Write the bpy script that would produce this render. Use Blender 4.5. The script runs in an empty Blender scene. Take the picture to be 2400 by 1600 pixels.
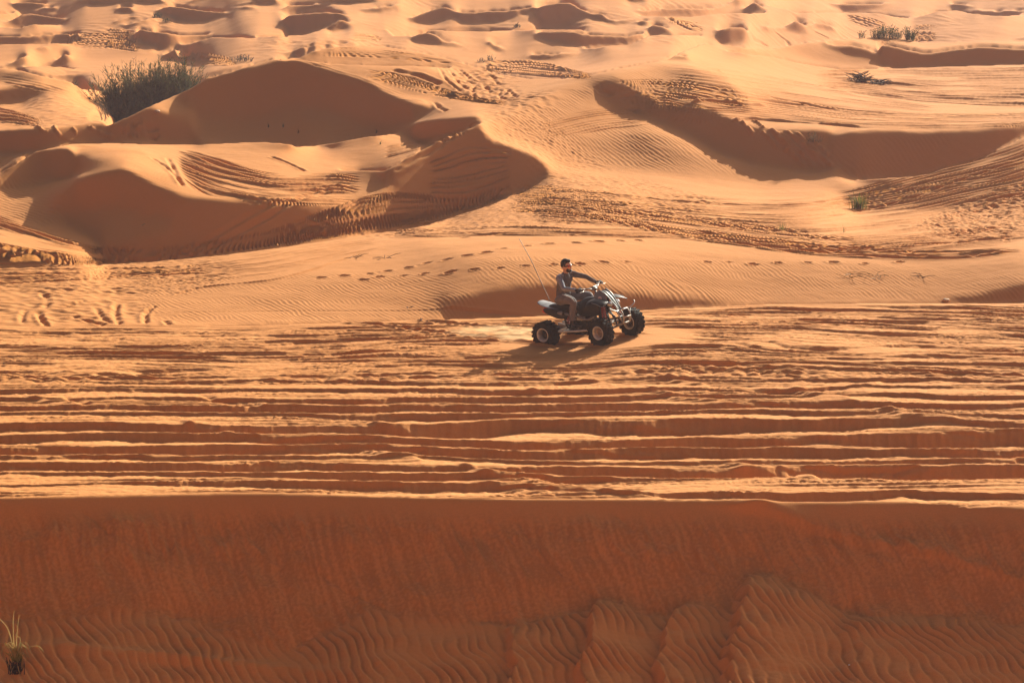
import bpy, bmesh, math, random, time
import numpy as np
from mathutils import Vector, Matrix, Euler
T00 = time.time()
S = bpy.context.scene
C = S.collection
R = math.radians

# ------------------------------------------------------------ camera
CAM_H = 8.9            # metres above the flat strip the quad rides on
TILT = 9.5             # degrees below level
FPX = 6667.0           # focal length in px of a 2400 px wide frame
cam_d = bpy.data.cameras.new("camera")
cam = bpy.data.objects.new("camera", cam_d)
C.objects.link(cam)
cam.location = (0, 0, CAM_H)
cam.rotation_euler = (R(90 - TILT), 0, 0)
cam_d.sensor_width = 36.0
cam_d.lens = 100.0
cam_d.clip_start = 0.5
cam_d.clip_end = 8000
S.camera = cam

# ------------------------------------------------------------ light
SUN_EL, SUN_AZ = 23.0, 29.0          # azimuth: to the right of straight ahead
world = bpy.data.worlds.new("World")
S.world = world
world.use_nodes = True
wn = world.node_tree
wn.nodes.clear()
sky = wn.nodes.new('ShaderNodeTexSky')
sky.sky_type = 'NISHITA'
sky.sun_disc = False
sky.sun_elevation = R(SUN_EL)
sky.sun_rotation = R(SUN_AZ)
sky.altitude = 50
sky.air_density = 0.5
sky.dust_density = 8.0
sky.ozone_density = 0.6
bg = wn.nodes.new('ShaderNodeBackground')
bg.inputs['Strength'].default_value = 0.05
wo = wn.nodes.new('ShaderNodeOutputWorld')
wn.links.new(sky.outputs[0], bg.inputs[0])
wn.links.new(bg.outputs[0], wo.inputs[0])
sun_d = bpy.data.lights.new("sun", 'SUN')
sun_d.energy = 5.0
sun_d.angle = R(0.5)
sun_d.color = (1.0, 0.97, 0.80)
sun = bpy.data.objects.new("sun", sun_d)
C.objects.link(sun)
sdir = Vector((math.cos(R(SUN_EL)) * math.sin(R(SUN_AZ)),
               math.cos(R(SUN_EL)) * math.cos(R(SUN_AZ)), math.sin(R(SUN_EL))))
sun.rotation_euler = sdir.to_track_quat('Z', 'Y').to_euler()
S.view_settings.view_transform = 'Standard'
S.view_settings.look = 'None'
S.view_settings.gamma = 1.0
S.view_settings.exposure = 0.90
S.cycles.max_bounces = 5
S.cycles.diffuse_bounces = 3
S.cycles.volume_bounces = 1
S.cycles.use_denoising = True
# ------------------------------------------------------------ terrain
# The dunes were surveyed off the photograph: sketched patches of steep and
# gentle sand give a slope field, which is integrated by least squares into
# one continuous height sheet z(x, y) in metres.
CT, ST = math.cos(R(TILT)), math.sin(R(TILT))

def ydir(py): return FPX * CT + (800 - py) * ST
def tray(py): return (FPX * ST - (800 - py) * CT) / ydir(py)     # drop per metre of distance
def to_px(x, y, z):
    d = y * CT + (CAM_H - z) * ST
    return 1200 + FPX * x / d, 800 + FPX * ((CAM_H - z) * CT - y * ST) / d

FR = {'T0': (0, 0, .2551), 'T1': (600, 0, .2551), 'T2': (1200, 0, .2551), 'T3': (1800, 0, .2551),
      'A': (0, 0, .5102), 'B': (1200, 0, .5102), 'C': (0, 300, .5102), 'D': (1200, 300, .5102),
      'G': (0, 1120, .5102), 'H': (1200, 1120, .5102), 'K': (0, 130, .3401), 'L': (700, 130, .3401),
      'M': (1600, 130, .3401), 'S': (0, 0, 1.0)}
def fr(f, pts):
    a, b, k = FR[f]
    return [(a + k * p[0], b + k * p[1]) for p in pts]

# (frame, slope, softness px, outline)
PATCH = [
 ('S', .12, 14, [(-500, 600), (1050, 560), (1050, 745), (-500, 770)]),
 ('S', .25, 40, [(200, 660), (1150, 640), (1150, 755), (150, 775)]),
 ('S', .27, 34, [(1000, 610), (2500, 600), (2600, 730), (1000, 740)]),
 ('S', .31, 12, [(1120, 300), (1380, 182), (1520, 205), (1480, 290), (1250, 340)]),
 ('S', .32, 14, [(1250, 300), (1500, 300), (1700, 380), (1950, 410), (1800, 430), (1500, 400), (1280, 380)]),
 ('K', .16, 8, [(-600, 900), (480, 840), (500, 900), (390, 1050), (470, 1200), (0, 1100), (-600, 1100)]),
 ('K', .17, 8, [(520, 700), (900, 720), (1150, 850), (1350, 960), (900, 930), (700, 830), (530, 800)]),
 ('S', .31, 6, [(690, 138), (800, 112), (985, 125), (1130, 160), (1000, 152), (850, 148)]),
 ('S', .30, 8, [(1240, 250), (1400, 180), (1560, 150), (1700, 190), (1760, 250), (1600, 250), (1400, 200), (1280, 290)]),
 ('S', .31, 8, [(760, 155), (1000, 160), (1080, 200), (1000, 240), (900, 210)]),
 ('S', .30, 8, [(1950, 150), (1800, 115), (1900, 100), (2050, 120), (2060, 155)]),
 ('S', .30, 8, [(-400, 160), (0, 160), (200, 200), (120, 200), (0, 190), (-400, 190)]),
 ('S', .29, 10, [(1950, 430), (2150, 420), (2400, 340), (2700, 250), (2700, 440), (2300, 490), (2000, 490)]),
 ('T0', .60, 2, [(100,20),(240,10),(400,20),(450,55),(400,80),(250,90),(140,85)]),
 ('T0', .60, 2, [(330,95),(460,55),(520,70),(540,98),(400,100)]),
 ('T0', .60, 2, [(-900,125),(0,115),(130,105),(200,115),(60,160),(0,165),(-900,190)]),
 ('T0', .66, 2, [(10,235),(110,180),(200,120),(300,115),(420,135),(540,150),(605,180),(590,210),(540,218),(430,205),(300,210),(180,250)]),
 ('T0', .66, 2, [(-1300,340),(0,325),(200,330),(420,310),(600,300),(720,305),(750,325),(740,350),(680,380),(500,375),(380,395),(0,400),(-1300,420)]),
 ('T0', .60, 2, [(310,465),(370,435),(430,425),(435,450),(400,462)]),
 ('T0', .60, 2, [(40,610),(110,570),(180,520),(240,505),(240,550),(150,625)]),
 ('T0', .60, 2, [(370,600),(500,560),(600,475),(625,500),(625,550),(560,605)]),
 ('T0', .58, 2, [(410,690),(520,690),(620,690),(740,680),(720,710),(640,725),(560,720)]),
 ('T0', .60, 2, [(1070,80),(1120,55),(1200,50),(1215,90),(1200,130),(1110,115)]),
 ('T0', .64, 2, [(800,-60),(1200,-60),(1200,0),(1100,30),(920,38),(810,35)]),
 ('T0', .60, 2, [(1200,-60),(1480,-60),(1480,0),(1560,35),(1330,35),(1230,20)]),
 ('T0', .66, 2, [(1410,105),(1500,60),(1570,42),(1700,65),(1850,85),(2000,100),(2130,130),(2000,155),(1880,190),(1700,190),(1600,180),(1550,130),(1450,120)]),
 ('T0', .62, 1, [(960,250),(1080,185),(1200,155),(1330,148),(1200,180),(1080,220)]),
 ('T0', .62, 1, [(1100,240),(1200,215),(1350,175),(1420,180),(1300,225),(1150,262)]),
 ('T0', .62, 3, [(1280,255),(1400,280),(1600,305),(1750,310),(1950,310),(1900,350),(1700,390),(1600,430),(1500,465),(1420,450),(1440,410),(1300,385),(1240,340)]),
 ('T0', .60, 2, [(1500,500),(1630,425),(1630,500),(1720,500),(1850,550),(1700,560),(1540,540)]),
 ('T0', .52, 3, [(2100,70),(2280,60),(2352,70),(2352,95)]),
 ('T0', .58, 2, [(1700,40),(1860,-60),(1960,-60),(1780,40)]),
 ('T0', .58, 2, [(2100,50),(2230,30),(2352,0),(2352,35)]),
 ('T1', .60, 2, [(0,-40),(180,-40),(200,25),(190,45),(90,45),(0,38)]),
 ('T1', .62, 2, [(220,100),(290,35),(430,35),(640,35),(660,45),(500,75),(370,110),(300,125)]),
 ('T1', .58, 1, [(620,70),(700,50),(690,75)]),
 ('T1', .62, 2, [(700,-60),(1100,-60),(1100,0),(1080,20),(800,25),(720,15)]),
 ('T1', .68, 2, [(300,130),(450,115),(650,100),(780,110),(850,145),(800,170),(740,185),(660,230),(560,280),(430,320),(290,318),(285,270),(240,200),(250,160)]),
 ('T1', .62, 2, [(740,180),(800,178),(860,200),(865,230),(810,265),(680,285),(650,250)]),
 ('T1', .62, 2, [(930,90),(1080,75),(1200,50),(1320,45),(1280,80),(1120,110),(1000,105)]),
 ('T1', .66, 2, [(1380,190),(1480,130),(1600,90),(1730,50),(1830,90),(1950,110),(2100,95),(2352,85),(2352,180),(2150,200),(1950,205),(1870,200),(1860,170),(1800,150),(1700,185),(1600,210),(1450,205)]),
 ('T1', .66, 4, [(1420,340),(1500,295),(1600,285),(1680,320),(1720,370),(1850,400),(1940,430),(1750,420),(1560,395),(1430,375)]),
 ('T1', .60, 2, [(2120,400),(2160,360),(2180,400),(2290,450),(2260,470),(2190,460)]),
 ('T1', .60, 1, [(260,500),(400,430),(560,400),(700,385),(900,390),(1080,405),(900,410),(700,425),(550,445),(400,500),(300,520)]),
 ('T1', .48, 3, [(1700,260),(1900,245),(2200,260),(2150,278),(1850,275)]),
 ('T2', .66, 2, [(0,80),(220,60),(400,20),(540,15),(620,70),(720,110),(820,110),(880,160),(960,190),(1180,170),(1050,210),(960,220),(850,200),(770,170),(690,150),(600,180),(450,260),(230,250),(250,170),(245,100),(200,90),(80,140),(0,180)]),
 ('T2', .62, 2, [(1010,-40),(1240,-40),(1240,0),(1180,25),(1080,30)]),
 ('T2', .66, 3, [(1120,105),(1250,80),(1400,68),(1700,65),(1850,60),(2000,20),(2060,-30),(2150,-30),(2050,50),(1900,100),(1720,140),(1400,140),(1220,140)]),
 ('T2', .60, 2, [(2100,100),(2200,20),(2240,10),(2290,50),(2352,80),(2300,110),(2150,125)]),
 ('T2', .68, 2, [(220,300),(280,275),(420,275),(560,285),(700,305),(900,320),(1060,322),(1180,295),(1250,280),(1170,350),(1080,400),(900,405),(700,440),(600,435),(440,390),(240,345)]),
 ('T2', .64, 3, [(1250,250),(1290,215),(1380,225),(1440,265),(1450,300),(1250,310)]),
 ('T2', .60, 2, [(1140,200),(1200,185),(1270,190),(1250,220),(1180,235)]),
 ('T2', .62, 1, [(140,525),(210,490),(300,485),(370,495),(520,487),(630,490),(480,520),(350,545),(150,540)]),
 ('T2', .66, 2, [(1870,270),(2000,240),(2110,235),(2170,270),(2170,320),(2080,385),(2000,412),(1920,405),(1900,360),(1870,330),(1930,290)]),
 ('T2', .66, 1, [(1330,550),(1500,515),(1600,505),(1615,530),(1600,545),(1450,545)]),
 ('T2', .60, 2, [(2230,265),(2352,235),(2352,280),(2260,280)]),
 ('T3', .66, 2, [(560,40),(680,30),(900,25),(1160,25),(1050,60),(900,100),(700,105),(640,65)]),
 ('T3', .60, 2, [(1680,80),(1690,30),(1780,30),(1900,70),(1780,85)]),
 ('T3', .60, 2, [(1880,90),(2050,100),(2200,100),(2352,85),(3200,80),(3200,120),(2250,130),(2100,135),(1960,125)]),
 ('T3', .62, 2, [(0,255),(150,250),(230,190),(260,175),(330,215),(480,200),(570,220),(620,265),(600,285),(430,250),(350,250),(340,290),(290,310),(200,285),(0,280)]),
 ('T3', .64, 4, [(480,390),(760,395),(900,430),(1000,470),(1010,560),(900,520),(750,500),(620,460)]),
 ('T3', .66, 2, [(1030,395),(1130,400),(1280,435),(1420,465),(1520,465),(1700,435),(1900,415),(2100,415),(2352,430),(3400,430),(3400,570),(2352,580),(2000,590),(1600,605),(1250,625),(1060,620),(1000,560)]),
 ('T3', .58, 2, [(2230,365),(2352,340),(2800,330),(2800,375)]),
 # middle distance
 ('K', .62, 3, [(-900,270),(0,240),(130,215),(300,212),(290,240),(230,285),(150,325),(0,335),(-900,360)]),
 ('A', .40, 4, [(560,560),(1000,480),(1500,500),(1560,510),(1650,560),(1860,578),(1900,560),(1830,610),(1500,665),(1200,642),(1000,640),(600,600)]),
 ('L', .74, 4, [(-760,225),(-600,120),(-500,100),(-290,85),(-60,15),(0,45),(120,95),(330,150),(500,200),(600,270),(750,330),(870,345),(900,370),(780,470),(560,488),(420,470),(330,430),(200,378),(50,365),(-100,370),(-300,440),(-700,440)]),
 ('A', .85, 3, [(-900,640),(0,610),(300,590),(560,555),(700,500),(880,560),(900,655),(750,650),(640,640),(400,648),(250,665),(150,690),(60,700),(0,700),(-900,760)]),
 ('A', .62, 3, [(1840,610),(1900,570),(2050,555),(2210,535),(2100,600),(1950,660)]),
 ('K', .56, 3, [(-200,850),(0,850),(120,730),(250,650),(480,645),(525,700),(530,790),(490,840),(300,860),(100,900),(0,915),(-200,930)]),
 ('K', .74, 5, [(500,900),(520,860),(640,830),(850,790),(950,840),(1100,920),(1300,985),(1600,1010),(1960,1010),(2250,1040),(2352,1040),(2352,1240),(1800,1320),(1300,1390),(700,1425),(690,1300),(600,1230),(450,1150),(390,1050),(430,970)]),
 ('K', .52, 5, [(430,1080),(570,1060),(850,1060),(1020,1100),(1200,1120),(1150,1230),(900,1290),(700,1290),(600,1220),(450,1140)]),
 ('L', .70, 3, [(-100,1040),(0,1050),(400,1050),(640,900),(600,800),(780,700),(1000,580),(1120,500),(1250,450),(1260,520),(1330,590),(1480,640),(1620,690),(1710,760),(1690,830),(1560,930),(1400,980),(1200,1030),(950,1120),(650,1190),(400,1230),(0,1285),(-100,1290)]),
 ('L', .80, 3, [(-100,1130),(600,1090),(950,1060),(1200,1000),(1200,1030),(950,1120),(650,1190),(400,1230),(0,1285),(-100,1290)]),
 ('C', .50, 3, [(-800,500),(0,540),(120,560),(300,590),(380,620),(0,632),(-800,632)]),
 ('B', .64, 4, [(370,395),(480,370),(560,400),(620,450),(700,490),(860,490),(1000,545),(1100,590),(1200,600),(1440,600),(1480,620),(1440,680),(1480,770),(1400,785),(1300,775),(1100,750),(930,690),(800,610),(650,545),(560,520),(470,490)]),
 ('B', .66, 4, [(1480,630),(1560,610),(1700,605),(1900,610),(2150,600),(2352,575),(3000,520),(3000,540),(2352,630),(2250,690),(2150,735),(2000,785),(1850,815),(1700,828),(1600,825),(1530,800),(1470,740)]),
 ('S', .64, 8, [(1035,752),(1050,712),(1090,697),(1160,680),(1240,670),(1320,672),(1400,680),(1480,692),(1560,700),(1640,705),(1720,710),(1640,725),(1500,735),(1200,750)]),
 ('S', .62, 6, [(2200,708),(2300,692),(2400,668),(2700,640),(2700,720),(2200,725)]),
]
# flatter, brighter sand: (frame, slope, softness, outline)
PATCH_LIT = [
 ('M', .00, 8, [(0, 20), (400, 20), (1000, 160), (1500, 320), (900, 260), (300, 160), (0, 130)]),
 ('L', .00, 8, [(1700, 560), (2352, 600), (2352, 960), (1700, 960), (1500, 900), (1720, 800)]),
]
TOE = [(-500,1470),(0,1452),(102,1459),(306,1429),(459,1452),(561,1498),(689,1518),(791,1467),(867,1426),(944,1447),(1173,1457),
       (1200,1477),(1302,1447),(1370,1425),(1430,1411),(1500,1440),(1575,1440),(1608,1421),(1710,1431),(1725,1395),(1760,1362),
       (1812,1365),(1914,1406),(2026,1454),(2067,1446),(2220,1446),(2400,1472),(2900,1480)]
# crest lines that hide lower ground behind them: (frame, ln-distance jump, line)
JUMP = [
 ('S', .060, [(-500,757),(0,761),(459,765),(714,757),(1200,741),(1521,723),(1812,709),(2400,706),(2900,700)]),
 ('S', .050, [(-500,650),(0,626),(204,620),(357,610),(510,595),(663,577),(816,552),(969,532),(1046,511)]),
 ('S', .020, [(1046,511),(1150,478),(1210,450)]),
 ('S', .060, [(-500,470),(0,403),(82,352),(160,336),(270,333),(357,338),(459,337),(600,330),(740,339)]),
 ('S', .030, [(740,339),(842,321),(935,308)]),
 ('S', .020, [(790,397),(905,396),(985,352),(1060,315),(1130,284)]),
 ('S', .40, [(250,290),(330,252),(400,224),(440,206),(480,180),(561,158),(638,137),(696,132),(727,117),(779,108),(842,105),(906,108),(983,120),(1059,138),(1110,153),(1136,159),(1180,172),(1240,182),(1300,184),(1379,176),(1430,163),(1481,153),(1520,146),(1560,138),(1608,112),(1640,101),(1685,103),(1723,107),(1800,112),
             (1877,99),(1938,93),(2030,85),(2076,83),(2119,88),(2157,98),(2234,98),(2310,96),(2400,96),(2900,96)]),
 ('S', .025, [(640,137),(714,138),(765,146),(850,150),(980,152),(1060,156)]),
 ('S', .022, [(1700,118),(1800,128),(1860,143),(1915,152),(1980,162),(2063,158)]),
 ('S', .012, [(2063,158),(2400,148),(2900,145)]),
 ('S', .030, [(2010,417),(2100,413),(2169,406),(2297,370),(2400,318),(2700,180)]),
 ('S', .30, [(-500,150),(0,156),(46,161),(102,176),(153,186),(200,196),(235,206)]),
 ('T0', .03, [(-500,400),(0,400),(380,395),(740,380)]),
 ('T0', .03, [(1640,400),(1750,390),(1950,335),(2200,335),(2352,340)]),
 ('T1', .03, [(0,325),(200,322),(430,320),(640,240),(740,182)]),
 ('T1', .03, [(1200,265),(1290,330),(1400,320),(1600,270),(1900,280),(2352,270)]),
 ('T2', .03, [(0,270),(450,262),(640,265),(700,300)]),
 ('T2', .03, [(640,440),(740,430),(880,408),(1080,402),(1250,325),(1600,310),(1750,315)]),
 ('T2', .03, [(1180,145),(1400,145),(1720,140),(1900,110),(2200,110),(2352,100)]),
 ('T3', .03, [(0,45),(300,120),(500,105),(700,108),(1000,120),(1300,165)]),
 ('T3', .03, [(1350,165),(1550,100),(1750,90),(1900,120),(2100,138),(2300,130),(2352,110)]),
 ('T0', .03, [(0,235),(180,250),(300,215),(540,220)]),
 ('T0', .02, [(200,612),(400,600),(560,608),(700,640)]),
]

def sstep0(a, b, x):
    t = np.clip((x - a) / (b - a), 0, 1); return t * t * (3 - 2 * t)
def inpoly(X, Y, poly):
    xs = [p[0] for p in poly]; ys = [p[1] for p in poly]
    out = np.zeros(X.shape, bool)
    sel = (X >= min(xs)) & (X <= max(xs)) & (Y >= min(ys)) & (Y <= max(ys))
    if not sel.any(): return out
    x, y = X[sel], Y[sel]
    r = np.zeros(x.shape, bool)
    n = len(poly); j = n - 1
    for i in range(n):
        xi, yi = poly[i]; xj, yj = poly[j]
        if yi != yj:
            r ^= ((yi > y) != (yj > y)) & (x < (xj - xi) * (y - yi) / (yj - yi) + xi)
        j = i
    out[sel] = r
    return out

def blur1(a, s, ax):
    if s < .3: return a
    r = max(1, int(3 * s)); k = np.exp(-.5 * (np.arange(-r, r + 1) / s) ** 2); k /= k.sum()
    pad = [(0, 0), (0, 0)]; pad[ax] = (r, r)
    b = np.pad(a, pad, mode='edge'); o = np.zeros_like(a)
    n = a.shape[ax]
    for i, w in enumerate(k):
        o += w * (b[i:i + n] if ax == 0 else b[:, i:i + n])
    return o
def blur(a, sx, sy): return blur1(blur1(a, sy, 0), sx, 1)

def front_crest(px):
    return np.interp(px, [-500, 0, 300, 600, 900, 1200, 1560, 1800, 2000, 2200, 2400, 2900],
                     [1170, 1165, 1160, 1154, 1163, 1168, 1170, 1176, 1176, 1174, 1190, 1200])
def back_crest(px):
    return np.interp(px, [p[0] for p in JUMP[0][2]], [p[1] for p in JUMP[0][2]])
def toe_line(px): return np.interp(px, [p[0] for p in TOE], [p[1] for p in TOE])

U0 = 2.0 * 1200 / FPX / 2     # half frame
PX0, PX1, PY0, PY1 = -420., 2820., -44., 1668.
FARJ = [i for i, j in enumerate(JUMP) if len(j[2]) > 25][0]
WH = 0.42
def solve_level(dx, dy, init):
    pxs = np.arange(PX0, PX1 + 1, dx); pys = np.arange(PY0, PY1 + 1, dy)
    # columns are of constant heading u; px differs a little from row to row
    U = (pxs - 1200) / ydir(800.0)
    PY = np.repeat(pys[:, None], len(pxs), 1)
    PX = 1200 + U[None, :] * ydir(PY)
    t = tray(PY); tp = (tray(PY + 1) - tray(PY - 1)) / 2
    fc, bc, tl = front_crest(PX), back_crest(PX), toe_line(PX)
    m = np.full(PX.shape, .05); w = np.full(PX.shape, .30); tops = []
    m = .05 + .10 * sstep0(170, 130, PY) * (PY < np.interp(PX, [p[0] for p in JUMP[FARJ][2]], [p[1] for p in JUMP[FARJ][2]]) + 2)
    for F, v, s, pts in PATCH_LIT + PATCH:
        k = inpoly(PX, PY, fr(F, pts)).astype(float)
        if not k.any(): continue
        if F[0] == 'T' and v > .5:
            tops.append((np.argmax(k, axis=0), k.sum(0), v))
        s = s * (.5 if F[0] == 'T' else 1)
        k = blur(k, s / dx, s / dy)
        v = v + ((.22 if F[0] == 'T' else .10) if v > .55 else 0)
        m = m * (1 - k) + v * k
        w = w * (1 - k) + k * (1.0 if v > .4 else .5)
    ff = (PY > fc) & (PY <= tl)
    m[PY > tl] = .40; w[PY > tl] = 1
    m[ff] = .80; w[ff] = 1.2
    m = blur(m, 0, 2.0 / dy)
    flat = (PY > bc) & (PY <= fc)
    m[flat] = 0.0
    g = -tp / (np.maximum(t + m, .03)) * dy          # target L[i+1]-L[i], going down the picture
    gv = (g[1:] + g[:-1]) / 2
    tm = np.maximum(t + m, .03)
    wr = (tm / .75) ** 1.6 * np.where(w > .9, 1.0, .8)
    wr[ff] *= 1.3
    wr[(w > .9) & ~ff] *= 2.0
    wv = (wr[1:] + wr[:-1]) / 2
    wh = (dy / dx) * WH * (tm[:, 1:] + tm[:, :-1]) / 1.5 * np.where(PY[:, 1:] < 130, .5, 1.0)
    wv *= np.where((PY[1:] < 130) & (m[1:] > .4), 2.0, 1.0)
    for F, J, pts in JUMP:
        pts = fr(F, pts) if F != 'S' else pts
        X = [p[0] for p in pts]; Yv = [p[1] for p in pts]
        prev = None
        for j in range(len(U)):
            yc = None
            for q in range(3):
                xx = 1200 + U[j] * ydir(yc if yc is not None else np.mean(Yv))
                yc = np.interp(xx, X, Yv)
            if xx < min(X) or xx > max(X):
                prev = None; continue
            i = int((yc - PY0) / dy)
            if 0 <= i < len(pys) - 1:
                e = min(1, min(xx - min(X), max(X) - xx) / 60.0 + .15)
                gv[i, j] -= J * e; wv[i, j] = .10 if J < .2 else .06
                if prev is not None and prev != i:
                    wh[min(prev, i) + 1:max(prev, i) + 1, j - 1] *= .02
                prev = i
    for it_, cn, v in tops:              # a lee face ends in a crest that hides the next hollow
        prev = None
        for j in range(len(U)):
            i = it_[j] - 1
            if cn[j] < 1 or i < 1: prev = None; continue
            tt = t[i, j]
            gv[i, j] -= cn[j] * dy * 1.5e-4 * (1 / (tt + .10) - 1 / (tt + v + .1)) * 1.0; wv[i, j] = .10
            if prev is not None and prev != i: wh[min(prev, i) + 1:max(prev, i) + 1, j - 1] *= .03
            prev = i
    # sideways links: free where the two neighbours lie either side of a crest
    wv2 = wv ** 2; wh2 = wh ** 2
    # anchors
    wa = np.full(PX.shape, .0012); za = np.full(PX.shape, -1.2)
    za[PY < 130] = -2.8
    wa[flat] = .5; za[flat] = 0.0
    La = np.log((CAM_H - za) / t)
    wa2 = (wa * dy / 8) ** 2
    def mul(L):
        o = wa2 * L
        d = wv2 * (L[1:] - L[:-1]); o[1:] += d; o[:-1] -= d
        d = wh2 * (L[:, 1:] - L[:, :-1]); o[:, 1:] += d; o[:, :-1] -= d
        return o
    b = wa2 * La
    d = wv2 * gv; b[1:] += d; b[:-1] -= d
    L = La.copy() if init is None else init(pxs, pys)
    diag = wa2.copy(); diag[1:] += wv2; diag[:-1] += wv2; diag[:, 1:] += wh2; diag[:, :-1] += wh2
    r = b - mul(L); z = r / diag; p = z.copy(); rz = (r * z).sum()
    for it in range(900 if init is None else 260):
        q = mul(p); al = rz / (p * q).sum(); L += al * p; r -= al * q
        z = r / diag; rz2 = (r * z).sum(); p = z + rz2 / rz * p; rz = rz2
        if rz < 1e-13: break
    return pxs, pys, L

def bil(pxs, pys, L):
    def f(nx, ny):
        ix = np.clip((nx - pxs[0]) / (pxs[1] - pxs[0]), 0, len(pxs) - 1.001)
        iy = np.clip((ny - pys[0]) / (pys[1] - pys[0]), 0, len(pys) - 1.001)
        a = ix.astype(int); fx = ix - a; b = iy.astype(int); fy = (iy - b)[:, None]
        A = L[:, a] * (1 - fx) + L[:, a + 1] * fx
        return A[b] * (1 - fy) + A[b + 1] * fy
    return f
lv = None
for dx, dy in ((48, 16), (24, 8), (12, 4), (4, 2)):
    gx, gy, LN = solve_level(dx, dy, None if lv is None else bil(*lv))
    lv = (gx, gy, LN)
print('solve', round(time.time() - T00, 1))
# distance must grow upwards in every column
Ls = LN[::-1].copy()
Ls = np.maximum.accumulate(Ls + np.arange(len(Ls))[:, None] * 1e-9, axis=0)
Ysurf = np.exp(Ls)                       # row 0 = bottom of the picture
Zsurf = CAM_H - Ysurf * tray(gy[::-1])[:, None]


# ---- mesh grid: rows at distance Y, columns of heading u
def seg(a, b, d): return list(np.arange(a, b - d * .5, d))
YR = seg(-60, 10, 5) + seg(10, 30, 1.0) + seg(30, 35.2, .3)
YR += seg(35.2, 41.5, .014) + seg(41.5, 58, .026) + seg(58, 66, .03) + seg(66, 84, .045) + seg(84, 100, .07) + seg(100, 130, .09)
YR += seg(130, 200, .16) + seg(200, 300, .30)
v = 300.0
while v < 4500: YR.append(v); v *= 1.04
YR = np.array(YR)
UC = np.concatenate([-np.geomspace(1.2, .262, 14), np.arange(-.26, -.186, .0022), np.arange(-.186, .186, .00037),
                     np.arange(.186, .26, .0022), np.geomspace(.262, 1.2, 14)])
NR, NC = len(YR), len(UC)
print('grid', NR, NC, NR * NC)

gu = (gx - 1200) / ydir(800.0)
ci = np.interp(UC, gu, np.arange(len(gu)))
c0 = np.clip(ci.astype(int), 0, len(gu) - 2); cf = ci - c0
Lm = Ls[:, c0] * (1 - cf) + Ls[:, c0 + 1] * cf
Ym = np.exp(Lm); Zm = CAM_H - Ym * tray(gy[::-1])[:, None]
def col_profile(j, Yq):
    y, z = Ym[:, j], Zm[:, j]
    zi = np.interp(Yq, y, z)
    for g in np.nonzero(np.diff(y) / y[:-1] > .008)[0]:      # hidden ground sags behind a crest
        a, b = y[g], y[g + 1]
        k = (Yq > a) & (Yq < b)
        if k.any():
            s = (Yq[k] - a) / (b - a)
            zi[k] -= min(.12 * (b - a), 2.0) * 4 * s * (1 - s)
    lo = Yq < y[0]
    zi[lo] = z[0] - (y[0] - Yq[lo]) * .32
    return zi
Zb = np.stack([col_profile(j, YR) for j in range(NC)], 1)
YT = Ym[-1]

# ---- noise
_rs = np.random.RandomState(7)
_perm = _rs.permutation(256); _perm = np.concatenate([_perm, _perm])
_g = np.stack([np.cos(_rs.rand(256) * 6.2832), np.sin(_rs.rand(256) * 6.2832)], 1)
_ang = _rs.rand(256) * 6.2832
_gx, _gy = np.cos(_ang), np.sin(_ang)
def pn(x, y, seed=0):
    x = np.asarray(x, float) + seed * 17.31; y = np.asarray(y, float) + seed * 9.77
    x, y = np.broadcast_arrays(x, y)
    xi = np.floor(x).astype(np.int64); yi = np.floor(y).astype(np.int64)
    xf, yf = x - xi, y - yi; xi &= 255; yi &= 255
    u = xf * xf * xf * (xf * (xf * 6 - 15) + 10); v = yf * yf * yf * (yf * (yf * 6 - 15) + 10)
    def gr(a, b, dx, dy):
        h = _perm[_perm[a] + b]
        return _gx[h] * dx + _gy[h] * dy
    x1, y1 = (xi + 1) & 255, (yi + 1) & 255
    n0 = gr(xi, yi, xf, yf) * (1 - u) + gr(x1, yi, xf - 1, yf) * u
    n1 = gr(xi, y1, xf, yf - 1) * (1 - u) + gr(x1, y1, xf - 1, yf - 1) * u
    return (n0 * (1 - v) + n1 * v) * 1.5
def sstep(a, b, x):
    t = np.clip((x - a) / (b - a), 0, 1); return t * t * (3 - 2 * t)

# round the lofted sheet a little, so crests are sand and not folds
for s, lo, hi in ((4, 35.2, 60), (2, 60, 130), (.8, 130, 5000)):
    k = (YR >= lo) & (YR < hi)
    i0, i1 = np.nonzero(k)[0][[0, -1]]
    Zb[i0:i1 + 1] = blur1(Zb[i0:i1 + 1], s, 0)
Zb = blur1(Zb, 1.5, 1)

X = YR[:, None] * UC[None, :]
near = YR < 30
X[near] = (UC[None, :] * 30.0) + 0 * X[near]
Yw = np.repeat(YR[:, None], NC, 1)
# ground the photo does not see: near side of the valley, and the desert beyond
far_h = -3.2 + 3.2 * (pn(X / 60, Yw / 34, 1) + .5 * pn(X / 27, Yw / 17, 2)) + 6 * pn(X / 900, Yw / 700, 3) * sstep(400, 1500, Yw)
cr = np.abs(pn(X / 30, Yw / 16, 4)); far_h += 2.2 * (.35 - cr)
k = sstep(0, 1, (Yw - YT[None, :] + 2) / 25.0)
Zb = Zb * (1 - k) + far_h * k
ky = sstep(34.0, 20.0, YR)[:, None]
Zb = Zb * (1 - ky) + (-2.6 + np.clip((26 - Yw) / 26, 0, 1) * 9.8) * ky
side = sstep(.235, .33, np.abs(UC))[None, :] * sstep(34, 44, Yw)
Zb = Zb * (1 - side) + (far_h * .6 + .6) * side
sheet0 = Zb.copy()
PXv, PYv = to_px(X, Yw, Zb)
print('base', round(time.time() - T00, 1))
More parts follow.
